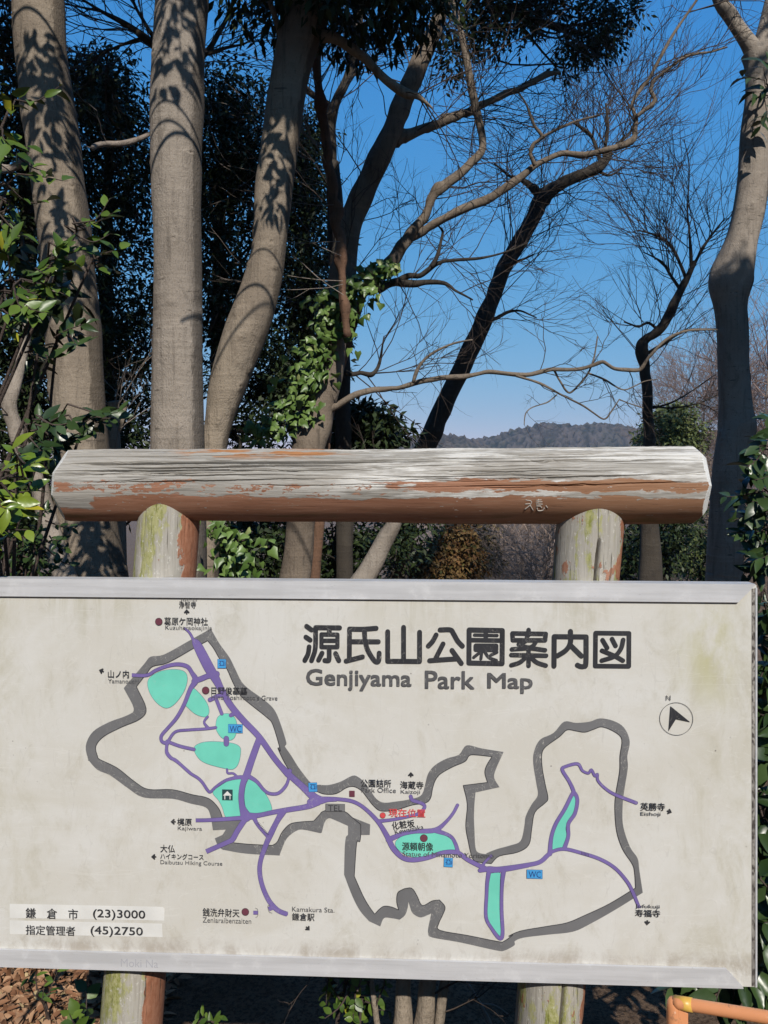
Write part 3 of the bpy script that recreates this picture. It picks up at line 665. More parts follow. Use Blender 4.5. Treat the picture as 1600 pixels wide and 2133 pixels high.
for x, y, r in ((462.5,1382,0),(652,1639,.05),(934,1795.5,-.03)):
    sheet('tap_sign', rect(x, y, 18.6, 19.4, r), [(0,1,2,3)], NAVY, 4.5, panel); sheet('tap_sign', rect(x, y, 17.6, 18.4, r), [(0,1,2,3)], BLUE, 5, panel, 'blue drinking tap symbol')
    g = []
    for a in ([(-5,5.5),(5.5,5.5)], [(-1.5,5.5),(-3.5,1.5),(-2.5,-3)], [(1.5,5.5),(4.2,1.5),(3.2,-3.5)], [(-5.5,0),(-3,1)], [(-4.5,-3.4),(5,-3.4)], [(6.8,3),(6.8,-3.5)]):
        g += stroke([(x+p, y-q, 1.3) for p, q in a], smooth=False)
    V, T = union(g); sheet('tap_glyph', V, T, NAVY, 5.5, panel)
for x, y, w, h in ((491,1517,30,17.5),(1113.5,1820,31.5,17.5)):
    sheet('toilet_sign', rect(x, y, w+1, h+1), [(0,1,2,3)], NAVY, 4.5, panel); sheet('toilet_sign', rect(x, y, w, h), [(0,1,2,3)], BLUE, 5, panel, 'blue sign reading WC')
sheet('telephone_sign', rect(698.5,1681.5,41,16), [(0,1,2,3)], LINE, 4.5, panel); sheet('telephone_sign', rect(698.5,1681.5,40,15), [(0,1,2,3)], PHONE, 5, panel, 'grey sign reading TEL')
sheet('shelter_sign', rect(474.3,1654.8,22.5,22.5), [(0,1,2,3)], HOUSE, 5, panel)
V, T = union([[L(*p) for p in K(3, [(660,425),(697,388),(734,425)])]] + stroke(K(3, [(676,426,7),(676,457,7)]), smooth=False, caps=False) + stroke(K(3, [(719,426,7),(719,457,7)]), smooth=False, caps=False))
sheet('shelter_glyph', V, T, PATCH, 5.5, panel)
for q in (K(2, [(65,968),(1085,988),(1098,1000),(1095,1080),(66,1062)]), K(2, [(66,1078),(1080,1100),(1085,1190),(66,1170)])):
    sheet('phone_sticker', [tuple(L(*p)) for p in q][::-1], [tuple(range(len(q)))], PATCH, 1, panel, 'white sticker strip with a phone number')
# compass rose
ring = []
c0 = L(1408.4, 1497); rr = 33.2*PX
for k in range(48):
    a, b = k*math.pi/24, (k+1)*math.pi/24
    ring.append([(c0[0]+r*math.cos(t), c0[1]+r*math.sin(t)) for r, t in ((rr-.0006,a),(rr+.0006,a),(rr+.0006,b),(rr-.0006,b))])
ring.append([L(*p) for p in K(5, [(1268,65),(1255,232),(1305,152),(1400,172)])])
V, T = union(ring); sheet('compass', V, T, BLACK, 4, panel, 'compass arrow in a thin circle')
# small direction arrows: heart-shaped arrow heads
def arrow(cx, cy, ang, s=1.0):
    co, si = math.cos(ang), math.sin(ang)
    def tr(pts): return [(cx+(x*co-y*si)*s, cy-(x*si+y*co)*s) for x, y in pts]
    g = [[L(*p) for p in tr([(6,0),(-1,6.4),(-3.2,5.2),(-2,0),(-3.2,-5.2),(-1,-6.4)])]]
    a, b = tr([(-5.5,0),(1,0)]); g += stroke([(*a, 3.2*s), (*b, 3.2*s)], smooth=False, caps=False)
    V, T = union(g); sheet('direction_arrow', V, T, BLACK, 4, panel)
for x, y, a in ((389.5,1274,90),(212,1397,160),(361.5,1711,180),(321,1784,180),(856,1613,90),(1394,1690,-20),(1348,1921,-95),(641.5,1933,-45)): arrow(x, y, math.radians(a), .95)

# the big title: rounded strokes
t6 = [[(85,85),(130,118)],[(78,185),(118,212)],[(108,275),(98,340),(68,400)],[(168,97),(390,99)],[(168,97),(165,290),(130,402)],[(297,105),(293,150)],[(293,285),(293,385),(283,403),(253,401)],[(228,333),(195,397)],[(353,337),(383,402)],
 [(482,110),(600,112),(728,103)],[(482,110),(480,390)],[(450,407),(602,368)],[(500,227),(748,228)],[(620,125),(625,205),(648,300),(700,388),(730,415),(752,402),(756,333)],
 [(835,135),(835,408)],[(835,408),(1130,410)],[(982,95),(982,400)],[(1130,140),(1130,410)],
 [(1283,165),(1250,225),(1211,267)],[(1320,118),(1415,118),(1445,155),(1482,220),(1526,268)],[(1347,248),(1280,380)],[(1223,403),(1330,395),(1470,386)],[(1430,308),(1516,428)]]
t6n = [[(222,160),(370,162)],[(222,160),(222,275)],[(370,162),(370,275)],[(222,218),(370,218)],[(222,277),(370,277)]]
t7 = [[(33,118),(340,124)],[(33,118),(31,424)],[(340,124),(338,430)],[(31,424),(338,430)],
 [(820,180),(1115,183)],[(820,180),(818,453)],[(1115,183),(1113,425),(1095,455),(1062,456),(1035,444)],[(970,132),(970,235),(930,305),(850,358)],[(972,262),(1072,360)]]
t7n = [[(187,120),(187,215)],[(60,212),(310,216)],[(94,264),(283,265)],[(94,264),(94,298)],[(283,265),(283,298)],[(94,300),(283,302)],
 [(583,118),(583,165)],[(433,150),(742,155)],[(433,150),(437,207)],[(742,155),(736,208)],[(437,213),(736,214)],[(572,170),(556,222),(492,250),(570,280),(735,306)],[(655,222),(600,280),(428,298)],[(423,350),(745,357)],[(583,280),(583,450)],[(560,370),(500,420),(423,445)],[(605,372),(660,420),(742,448)],
 [(1203,147),(1512,150)],[(1203,147),(1200,452)],[(1512,150),(1510,455)],[(1200,452),(1510,455)],[(1267,212),(1310,285)],[(1355,202),(1388,266)],[(1458,210),(1438,290),(1378,362),(1260,402)],[(1262,310),(1380,360),(1455,402)]]
t7s = [[(82,165),(292,170)],[(152,310),(75,372)],[(150,315),(142,385)],[(172,310),(215,372),(285,400)],[(290,325),(232,352)]]
polys = []
for crop, ss, w in ((6, t6, 46), (6, t6n, 40), (7, t7, 46), (7, t7n, 41), (7, t7s, 29)):
    for p in ss: polys += stroke(K(crop, [(x, y, w) for x, y in p]), smooth=len(p) > 2, n=4)
V, T = union(polys); sheet('title_lettering', V, T, BLACK, 4, panel, 'large black rounded title characters')

# lettering set with the built-in font
def text_mesh(s, bold=0.0, space=1.0):
    cu = bpy.data.curves.new("lettering", 'FONT'); cu.body = s; cu.resolution_u = 3; cu.offset = bold; cu.space_character = space; cu.fill_mode = 'FRONT'
    o = bpy.data.objects.new("lettering", cu); COL.objects.link(o)
    dg = bpy.context.evaluated_depsgraph_get(); dg.update()
    me = bpy.data.meshes.new_from_object(o.evaluated_get(dg))
    v = np.array([w.co[:2] for w in me.vertices]); f = [tuple(p.vertices) for p in me.polygons]
    bpy.data.objects.remove(o); bpy.data.curves.remove(cu); bpy.data.meshes.remove(me)
    return v, f
def lettering(name, s, x0, y0, x1, y1, m=None, bold=0.0, rot=0.0, layer=6, space=1.0):
    """text fitted to the photo box x0..x1 (left, right), y0..y1 (top, bottom)"""
    v, f = text_mesh(s, 0.0, space)
    lo, hi = v.min(0), v.max(0); u = (v-lo)/(hi-lo)
    w, h = (x1-x0)*PX, (y1-y0)*PX
    a = L(x0, y1); p = np.stack([u[:, 0]*w, u[:, 1]*h], 1)
    # letters sit on the panel's own baseline direction
    e = L(x1, y1)-a; ang = math.atan2(e[1], e[0])*.0 + rot
    co, si = math.cos(ang), math.sin(ang)
    q = np.stack([a[0]+p[:, 0]*co-p[:, 1]*si, a[1]+p[:, 0]*si+p[:, 1]*co], 1)
    b_ = MB(); d = bold*h*.9
    for k, (dx, dz) in enumerate(((0, 0), (d, 0), (0, d), (d, d)) if bold else ((0, 0),)):      # heavier strokes: the letters struck again, a hair aside
        b_.add([(z[0]+dx-d/2, -.0006*layer-.00006*k, z[1]+dz-d/2) for z in q], f)
    return b_.build(name, m or BLACK, panel, smooth=False)
lettering('subtitle_lettering', 'Genjiyama', 639, 1393, 857, 1436, FADED, .05)
lettering('subtitle_lettering', 'Park', 886, 1397, 987, 1433, FADED, .05)
lettering('subtitle_lettering', 'Map', 1016, 1402, 1107, 1442, FADED, .05)
for s, x0, y0, x1, y1, b, kw in (
 ('浄智寺',374,1252,410,1266,.025,{}),('Jochiji',376,1244,412,1253,.0,{}),('葛原ケ岡神社',343,1285,436,1301,.025,{}),('Kuzuharaokajinja',345,1302,445,1313,0,{}),
 ('山ノ内',226,1395,271,1411,.025,{}),('Yamanouchi',226,1413,292,1422,0,{}),('日野俊基墓',441,1430,517,1445,.025,{}),("Hino Toshimoto's Grave",441,1446,581,1456,0,{}),
 ('梶原',370,1703,401,1718,.025,{}),('Kajiwara',371,1720,423,1730,0,{}),('大仏',335,1758,366,1774,.025,{}),('ハイキングコース',335,1776,427,1788,.03,{}),('Daibutsu Hiking Course',335,1790,467,1801,0,{}),
 ('銭洗弁財天',423,1890,501,1907,.025,{}),('Zeniaraibenzaiten',423,1909,526,1920,0,{}),('Kamakura Sta.',609,1887,698,1897,0,{}),('鎌倉駅',609,1900,656,1916,.025,{}),
 ('公園詰所',752,1622,815,1638,.025,{}),('Park Office',753,1639,825,1649,0,{}),('海蔵寺',834,1626,882,1642,.025,{}),('Kaizoji',835,1644,875,1654,0,{}),
 ('現在位置',810,1683,886,1700,.025,{'m':RED}),('化粧坂',818,1711,865,1727,.025,{'rot':.14}),('Kewaizaka',824,1727,884,1737,0,{'rot':.21}),
 ('源頼朝像',838,1753,902,1770,.025,{}),('Statue of Minamoto Yoritomo',839,1772,1027,1782,0,{}),('英勝寺',1334,1671,1383,1687,.025,{}),('Eishoji',1334,1690,1374,1700,0,{}),
 ('Jufukuji',1323,1882,1372,1892,0,{}),('寿福寺',1323,1893,1373,1908,.025,{}),('鎌　倉　市',55,1889,168,1911,.025,{}),('(23)3000',195,1892,307,1914,.03,{}),('指定管理者',55,1925,162,1945,.025,{}),('(45)2750',190,1927,302,1949,.03,{}),
 ('WC',479,1510.5,504,1524,.0,{'m':NAVY}),('WC',1101,1813.5,1126,1826.5,.0,{'m':NAVY}),('TEL',684,1676,713,1688,.0,{'m':LINE}),('N',1387,1458,1396,1448,.0,{'rot':.0})):
    lettering('place_name' if y1-y0 < 16.6 else 'lettering', s, x0, min(y0, y1), x1, max(y0, y1), kw.get('m') or (FADED if b == 0 else BLACK), b, kw.get('rot', 0))
# faint pencilled scrawl on the lower rail and the two characters scratched into the beam's paint
PENCIL = NT('pencil', .6, .2); PENCIL = PENCIL.done((.40,.40,.43))
v, f = text_mesh('Moki Na'); lo, hi = v.min(0), v.max(0); u = (v-lo)/(hi-lo); a = L(254, 2010); 
b = MB(); b.add([(a[0]+p[0]*80*PX, -.0084, a[1]+p[1]*17*PX) for p in u], f); b.build('pencil_scrawl', PENCIL, sign, smooth=False)
SCR = NT('scratched_wood', .8, .2); SCR = SCR.done((.47,.43,.385))
sg = []
for p in ([(1094,1041),(1106,1044),(1104,1052),(1093,1062)],[(1093,1050),(1104,1049)],[(1104,1052),(1112,1064)],[(1121,1039),(1120,1050)],[(1116,1042),(1127,1041)],[(1115,1046),(1129,1045)],[(1116,1050),(1130,1050)],[(1117,1054),(1127,1054)],[(1119,1058),(1122,1064),(1132,1063),(1134,1058)],[(1126,1055),(1129,1058)],[(1137,1053),(1141,1058)]):
    sg.append(p)
b = MB()
for p in sg:
    pts = []
    for x, y in p:
        X, Z = L(x, y, YA-.10); zr = Z-(zc0+(zc1-zc0)*(X-lx0)/(lx1-lx0)); rr = R0+(R1-R0)*(X-lx0)/(lx1-lx0)
        pts.append((X, YA-math.sqrt(max(rr*rr-zr*zr, 1e-6))-.0034, Z))
    P = catmull(pts, 4) if len(pts) > 2 else catmull(pts, 4)
    b.tube(P, .0015, 5)
b.build('scratched_characters', SCR, sign)
# ---------------------------------------------------------------- plant helpers
def pline(pts, Y0, Y1=None, n=6, kink=0.0, rng=None):
    """(px, py, width px[, Y]) along a limb -> world points and radii"""
    Y1 = Y0 if Y1 is None else Y1; m = len(pts); out = []
    for k, p in enumerate(pts):
        Y = p[3] if len(p) > 3 else Y0+(Y1-Y0)*k/max(1, m-1)
        out.append((*W(p[0], p[1], Y), p[2]*.5/F*Y))
    out = np.array(out)
    if kink:      # knots and small bends
        out = catmull(out, 2); out[:, :3] += rng.normal(0, 1, (len(out), 3))*out[:, 3:4]*kink; out[:, 3] *= 1+rng.normal(0, kink*.5, len(out))+kink*1.6*(rng.uniform(0, 1, len(out)) < .12); n = max(3, n//2)
    c = catmull(out, n)
    return c[:, :3], np.maximum(c[:, 3], .0012)

class Twigs:
    """many thin shoots, meshed together in one go as three-sided tubes"""
    def __init__(s): s.p = []; s.r = []
    def shoot(s, p, d, ln, r, lev, rng, up=.25, kids=(3, 5), wig=.13):
        d = d/np.linalg.norm(d); pts = [p]; st = ln/5
        zz = rng.normal(0, 1, 3); zz -= d*zz.dot(d); zz *= rng.uniform(.06, .19)/max(1e-6, math.sqrt(zz.dot(zz))); zs = 1
        for i in range(5):
            zs = -zs; d = d + rng.normal(0, wig, 3) + zz*zs; d[2] += up*.12; d = d/math.sqrt(d.dot(d)); p = p+d*st; pts.append(p)
        s.p.append(pts); s.r.append(np.linspace(r, r*.5 if lev else r*.3, 6))
        if lev <= 0: return
        for k in range(rng.integers(*kids)):
            f = rng.uniform(.3, 1.0); i = min(4, int(f*5)); q = pts[i]+(pts[i+1]-pts[i])*(f*5-i)
            ax = np.array(pts[i+1])-pts[i]; ax = ax/np.linalg.norm(ax)
            pr = rng.normal(size=3); pr -= ax*pr.dot(ax); pr /= np.linalg.norm(pr)
            an = rng.uniform(.35, .85)
            s.shoot(q, ax*math.cos(an)+pr*math.sin(an), ln*rng.uniform(.45, .78), max(r*.58, .0009), lev-1, rng, up, kids, wig)
    def along(s, P, R, n, ln, rng, lev=2, up=.3, f0=.15, flat=.5, r=None, kids=(2, 5)):
        n = int(round(n*.85))
        for k in range(n):
            f = rng.uniform(f0, 1)*(len(P)-1.01); i = int(f); q = P[i]+(P[i+1]-P[i])*(f-i); rr = R[i]
            ax = nrm(P[i+1]-P[i]); pr = rng.normal(size=3)*np.array([1, flat, 1]); pr -= ax*pr.dot(ax); pr = nrm(pr)
            an = rng.uniform(.5, 1.1); l = ln*rng.uniform(.5, 1.2)
            s.shoot(q, ax*math.cos(an)+pr*math.sin(an)+np.array([0, 0, up*.4]), l, r or min(rr*.5, .003+.0035*l), lev, rng, up, kids)
    def mesh(s, mb):
        if not s.p: return
        P = np.array(s.p, float); R = np.array(s.r); N, m, _ = P.shape
        T = nrm(np.gradient(P, axis=1)); U = nrm(np.cross(T, np.array([.31, .52, .79]))); V = np.cross(T, U)
        a = np.array([0, 2.094, 4.189]); ring = P[:, :, None]+R[:, :, None, None]*(np.cos(a)[:, None]*U[:, :, None]+np.sin(a)[:, None]*V[:, :, None])
        b = (np.arange(N)*m*3)[:, None, None]; i = np.arange(m-1)[None, :, None]; j = np.arange(3)[None, None]; jn = (j+1) % 3
        q = np.stack(np.broadcast_arrays(b+i*3+j, b+i*3+jn, b+(i+1)*3+jn, b+(i+1)*3+j), -1).reshape(-1, 4)
        mb.add(ring.reshape(-1, 3), q)

def leaves(mb, C, D, Nn, ln, wd, rng, kind='far', rnd=None, droop=.15, fold=.3):
    C = np.asarray(C, float); N = len(C); D = nrm(D); S = nrm(np.cross(D, Nn)); Nn = np.cross(S, D)
    ln = np.broadcast_to(ln, (N,))[:, None]; wd = np.broadcast_to(wd, (N,))[:, None]
    rnd = rng.uniform(0, 1, N) if rnd is None else rnd
    if kind == 'far':
        v = np.stack([C, C+D*ln*.45+S*wd*.5+Nn*wd*.12, C+D*ln-Nn*ln*.08, C+D*ln*.45-S*wd*.5+Nn*wd*.12], 1); m = 4; f = np.array([[0, 1, 2, 3]])
    elif kind == 'near':
        tt = [0, .12, .36, .62, .85, 1.0]; hw = [.05, .5, 1.0, .86, .42, .03]; rows = []
        for t, h in zip(tt, hw):
            mid = C+D*ln*t-Nn*ln*droop*t*t
            rows += [mid-S*wd*.5*h+Nn*wd*.5*h*fold, mid, mid+S*wd*.5*h+Nn*wd*.5*h*fold]
        v = np.stack(rows, 1); m = 18; f = np.array([[i*3+j, i*3+j+1, (i+1)*3+j+1, (i+1)*3+j] for i in range(5) for j in range(2)])
    else:   # ivy: a lobed outline
        out = [(0, 0), (-.30, -.42), (.05, -.56), (.22, -.30), (.62, -.40), (.62, -.16), (1, 0), (.62, .16), (.62, .40), (.22, .30), (.05, .56), (-.30, .42)]
        out = [(0, 0), (-.12, -.40), (.16, -.55), (.42, -.36), (.68, -.20), (1, 0), (.68, .20), (.42, .36), (.16, .55), (-.12, .40)]
        v = np.stack([C+D*ln*(.35)+Nn*wd*.08]+[C+D*ln*a+S*wd*b-Nn*wd*(abs(b)*.25+a*a*.12) for a, b in out], 1); m = 11
        f = np.array([[0, 1+i, 1+(i+1) % 10, 1+(i+1) % 10] for i in range(10)])[:, :3]
    idx = (np.arange(N)*m)[:, None, None]+f[None]
    mb.add(v.reshape(-1, 3), idx.reshape(-1, f.shape[1]), rnd=np.repeat(rnd, m))

def clumps(mb, cen, rad, per, ln, wd, rng, droop=.35, kind='far', flat=.75):
    """leaf clusters: every cluster has leaves fanned outwards and down from its twig ends"""
    cen = np.asarray(cen, float); N = len(cen)*per
    o = rng.normal(size=(N, 3)); o = nrm(o)*(rng.uniform(.15, 1, (N, 1))**.6); o[:, 2] *= flat
    C = np.repeat(cen, per, 0)+o*np.repeat(np.broadcast_to(rad, (len(cen),)), per)[:, None]
    D = nrm(o+rng.normal(0, .55, (N, 3)))-np.array([0, 0, droop]); Nn = rng.normal(0, .6, (N, 3))+np.array([0, -.25, .8])
    leaves(mb, C, D, Nn, ln*rng.uniform(.65, 1.2, N), wd*rng.uniform(.7, 1.15, N), rng, kind)

def in_ell(rng, n, px, py, rx, ry, Y, dY):
    """n cluster centres in an ellipsoid read from the photograph"""
    out = []
    while len(out) < n:
        u = rng.uniform(-1, 1, 3)
        if u.dot(u) < 1: out.append(W(px+u[0]*rx, py+u[1]*ry, Y)+np.array([0, u[2]*dY, 0]))
    return np.array(out)

def ground_pt(px, Y): x = (px-HX)/F*Y; return np.array([x, Y, float(tz(x, Y))])
def with_base(P, R, flare=1.25, lean=0.0):
    """carry a trunk that leaves the picture on down into the ground"""
    p = P[0]; d = P[0]-P[1]; d = d/abs(d[2]) if abs(d[2]) > 1e-6 else np.array([0, 0, -1.0])
    z = float(tz(p[0], p[1]))-.15; h = p[2]-z
    if h <= .05: return P, R
    ex = [p+d*h*f*np.array([.6, .6, 1]) for f in (1, .8, .55, .25)]
    return np.vstack([ex, P]), np.concatenate([[R[0]*flare*1.2, R[0]*(1+(flare-1)*.6), R[0]*1.04, R[0]*1.01], R])

# ---------------------------------------------------------------- pale smooth-barked trees left of the middle
def big_tree(name, label, pts, Y, m, seed, top_h=5.0, group=None, limbs=(), twn=0, sides=40, wob=.018, cat='tree', lean=(0, 0), twig_m=None):
    rng = np.random.default_rng(seed)
    P, R = pline(pts, Y); 
    if top_h:
        d = nrm(P[-1]-P[-6]); d = nrm(d+np.array([lean[0], lean[1], .4])); q = [P[-1]]; r = [R[-1]]
        for k in range(6):
            d = nrm(d+rng.normal(0, .06, 3)); q.append(q[-1]+d*top_h/6); r.append(R[-1]*(1-.13*(k+1)))
        P = np.vstack([P, q[1:]]); R = np.concatenate([R, r[1:]])
    P, R = with_base(P, R)
    Pd = np.vstack([catmull(P, 3)]); Rd = catmull(np.stack([R, R], 1), 3)[:, 0]
    org = Pd[0].copy()
    root = thing(name, label, cat, org, group)
    Pd = catmull(Pd, 3); Rd = catmull(np.stack([Rd, Rd], 1), 3)[:, 0]; sides = 80
    b = MB(); b.tube(Pd, Rd, sides, True, wob, rng, .11)
    vv = b.v[0].reshape(-1, sides, 3); off = vv-Pd[:, None]; disp = np.zeros(vv.shape[:2]); zz = vv[..., 2]; an = np.arctan2(off[..., 0], -off[..., 1])
    for k in range(26):       # eye-shaped scars and knots on the side one can see, and broad swellings
        a0 = rng.uniform(-1.5, 1.5); z0 = rng.uniform(.3, 5); sa = rng.uniform(.10, .22); sz = rng.uniform(.012, .03)
        q = ((an-a0)/sa)**2+((zz-z0)/sz)**2; disp += rng.uniform(.006, .014)*np.exp(-q)-rng.uniform(.006, .018)*np.exp(-q*7)
    for k in range(14):
        a0 = rng.uniform(-3, 3); z0 = rng.uniform(0, 5); q = ((an-a0)/rng.uniform(.4, .9))**2+((zz-z0)/rng.uniform(.1, .3))**2; disp += rng.uniform(-.010, .012)*np.exp(-q)
    b.v[0] = (vv+off/np.maximum(np.linalg.norm(off, axis=-1, keepdims=True), 1e-6)*disp[..., None]).reshape(-1, 3)
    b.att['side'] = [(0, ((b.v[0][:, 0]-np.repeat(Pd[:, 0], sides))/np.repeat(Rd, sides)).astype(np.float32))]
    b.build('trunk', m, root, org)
    tw = Twigs(); bl = MB(); any_l = False
    for lp, ly0, ly1 in limbs:
        p, r = pline(lp, ly0, ly1); c = MB(); c.tube(p, r, 12, True, .04, rng); c.build('limb', m, root, org)
        tw.along(p, r, twn, .7, rng)
    if top_h:        # crown above the picture: rising boughs and shoots
        k0 = len(P)-5
        for k in range(7):
            i = rng.integers(k0, len(P)-1); a = rng.uniform(0, 6.28)
            d = np.array([math.cos(a), math.sin(a)*.7, rng.uniform(.5, 1.1)]); tw.shoot(P[i], d, rng.uniform(1.5, 2.8), R[i]*.3, 3, rng, .4, (3, 5))
    if tw.p:
        b = MB(); tw.mesh(b); b.build('twigs', twig_m or TWIG, root, org)
    return root, P, R

T1 = [(190,1215,150),(178,1090,128),(170,930,107),(160,820,106),(152,700,106),(143,580,107),(135,480,108),(122,390,106),(111,300,105),(98,200,103),(85,100,102),(80,0,104),(74,-120,100)]
big_tree('smooth_barked_tree', 'thick pale trunk leaning left at the left edge behind the log', T1, 4.5, BARK, 11, 4.5, lean=(-.1, .5))
T2 = [(372,1215,112),(371,1000,108),(370,930,108),(370,700,102),(370,500,100),(368,400,100),(367,300,103),(368,210,106),(373,100,108),(379,0,110),(383,-120,108)]
big_tree('smooth_barked_tree', 'straight upright pale grey trunk just left of the curved trunk', T2, 4.3, BARK_GREY, 12, 4.5, lean=(.05, .5))
T3 = [(430,1215,50),(436,1040,46),(446,930,52),(456,880,58),(470,820,74),(487,760,84),(508,700,88),(531,640,84),(548,580,78),(560,520,72),(567,460,72),(573,380,76),(583,300,76),(594,220,78),(606,150,80),(622,80,86),(646,0,90),(672,-100,88)]
big_tree('smooth_barked_tree', 'curved pale trunk bowing right out of the foot of the straight trunk', T3, 4.75, BARK, 13, 4.5,
         limbs=[([(668,75,26),(700,80,22),(735,103,22),(762,124,18),(804,166,17),(845,194,20),(869,200,14),(888,214,7),(901,226,4)], 4.75, 4.9), ([(598,120,16),(586,80,13),(575,40,12),(562,0,11),(552,-60,10)], 4.75, 4.6)], twn=8, lean=(.1, .5))
T4 = [(1508,1215,72),(1513,1100,70),(1518,1000,68),(1528,930,70),(1536,890,74),(1533,850,64),(1527,760,62),(1526,700,62),(1522,640,66),(1521,600,80),(1524,575,86),(1533,545,76),(1545,500,66),(1559,440,62),(1567,380,58),(1572,300,54),(1577,230,52),(1580,180,50),(1583,140,58),(1580,112,64)]
root4, P4, R4 = big_tree('forked_tree', 'tall trunk with a knee bend near the right edge, forking at the top', T4, 6.0, BARK_GREY, 14, 0,
         limbs=[([(1578,118,44),(1560,90,34),(1540,62,30),(1520,30,28),(1500,2,26),(1480,-60,24),(1440,-150,20)], 6.0, 5.9), ([(1582,118,44),(1594,80,40),(1606,30,38),(1622,-40,34),(1640,-150,30)], 6.0, 6.1)], twn=5, wob=.03)

# ---------------------------------------------------------------- the dark slanting trees and their bare limbs
def bare_tree(name, label, pts, Y0, Y1, m, seed, limbs, twig=TWIG, base=True, tw_trunk=0, tw_len=.8, sides=20, lev=2, group=None, kink=.05):
    rng = np.random.default_rng(seed); P, R = pline(pts, Y0, Y1, 6, kink, rng)
    if base: P, R = with_base(P, R)
    org = P[0].copy(); root = thing(name, label, 'tree', org, group)
    b = MB(); b.tube(P, R, sides, True, .035+kink*.3, rng); b.build('trunk', m, root, org)
    tw = Twigs()
    if tw_trunk: tw.along(P, R, tw_trunk, tw_len, rng, lev, f0=.35)
    for lp, y0, y1, n, ln, mm in limbs:
        p, r = pline(lp, y0, y1, 6, .09, rng); r = r*.8; c = MB(); c.tube(p, r, 10, True, .08, rng); c.build('limb', mm, root, org)
        if n: tw.along(p, r, n, ln, rng, lev)
    b = MB(); tw.mesh(b); b.build('twigs', twig, root, org); return root

T7 = [(610,1215,62),(628,1080,60),(648,930,74),(662,860,70),(678,780,64),(690,700,60),(706,620,58),(718,540,54),(732,460,50),(752,410,48),(776,360,46),(800,310,46),(818,270,44),(832,230,40),(852,180,40),(875,130,38),(898,80,36),(915,35,32),(928,0,30),(950,-80,28)]
B1 = [(775,590,34),(800,560,34),(819,540,34),(838,512,32),(857,484,30),(885,450,24),(897,419,24),(913,394,26),(935,378,28),(966,353,24),(997,322,22),(1006,294,20),(1000,259,18),(988,212,20),(976,156,20),(968,100,20),(955,47,16),(941,0,14),(930,-60,12)]
B2 = [(850,496,26),(880,482,22),(904,466,21),(951,441,20),(1013,416,20),(1060,388,18),(1115,345,17),(1170,320,16),(1215,322,15),(1265,312,15),(1315,295,15),(1323,270,12),(1325,245,11),(1317,215,9),(1340,180,9),(1360,150,9),(1400,75,8),(1445,10,7),(1475,-40,6)]
B2b = [(1325,243,10),(1345,228,10),(1365,210,10),(1357,190,9),(1365,165,8),(1400,138,7),(1435,115,6),(1480,108,5),(1515,98,4)]
B2c = [(1115,345,11),(1105,320,10),(1112,300,10),(1130,285,9),(1114,262,7),(1095,215,5),(1070,180,4)]
B2d = [(1130,285,8),(1155,272,7),(1180,260,7),(1215,248,6),(1250,240,5)]
B4 = [(822,296,30),(840,284,30),(857,276,28),(880,270,26),(904,262,24),(928,250,24),(951,241,22),(975,232,20),(997,222,20),(1044,200,18),(1075,188,16),(1100,175,16),(1140,155,14),(1165,150,8)]
B5 = [(690,340,28),(690,265,26),(697,219,26),(713,187,26),(729,150,26),(738,109,30),(743,78,28),(746,0,26),(750,-80,24)]
B5b = [(692,222,18),(663,206,16),(640,188,18),(622,172,20)]
B3 = [(668,872,18),(690,852,18),(720,835,17),(760,815,16),(800,811,15),(830,808,13),(880,795,14),(920,787,14),(965,785,13),(1000,778,12),(1025,774,12),(1080,781,12),(1120,776,11),(1150,769,11),(1190,770,10),(1225,765,10),(1255,754,9),(1280,767,9),(1330,771,9),(1345,752,8),(1360,735,8),(1390,706,7),(1435,688,6),(1495,687,4)]
B3s = [[(860,797,8),(875,760,8),(905,733,7),(945,715,6),(985,708,4)], [(1075,783,7),(1110,793,6),(1140,806,6),(1165,820,6),(1215,845,5),(1255,872,4),(1270,862,4),(1290,832,3)], [(1155,772,6),(1170,800,5),(1186,818,5),(1205,803,5),(1225,777,5),(1238,742,4),(1245,700,3)],
       [(1225,777,5),(1262,792,5),(1300,812,4),(1340,795,3),(1370,790,2)], [(1290,832,4),(1315,842,3),(1340,850,3)], [(1160,822,4),(1140,838,4),(1110,848,3),(1095,862,3),(1092,885,2)]]
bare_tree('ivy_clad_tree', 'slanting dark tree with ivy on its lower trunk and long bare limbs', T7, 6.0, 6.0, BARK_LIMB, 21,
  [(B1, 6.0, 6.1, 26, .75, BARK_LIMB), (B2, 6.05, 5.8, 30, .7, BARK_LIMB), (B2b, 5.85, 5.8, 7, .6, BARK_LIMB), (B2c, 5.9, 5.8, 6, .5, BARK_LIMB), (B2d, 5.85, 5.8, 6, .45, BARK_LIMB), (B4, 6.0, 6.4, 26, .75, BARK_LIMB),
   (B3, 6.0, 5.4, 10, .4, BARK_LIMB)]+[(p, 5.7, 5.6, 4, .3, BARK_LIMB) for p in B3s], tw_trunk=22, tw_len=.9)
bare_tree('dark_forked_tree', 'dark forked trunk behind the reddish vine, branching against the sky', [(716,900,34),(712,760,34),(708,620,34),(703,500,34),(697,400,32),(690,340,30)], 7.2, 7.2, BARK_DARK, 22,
  [(B5, 7.2, 7.1, 24, .9, BARK_DARK), (B5b, 7.2, 7.0, 3, .5, BARK_DARK)], tw_trunk=10)
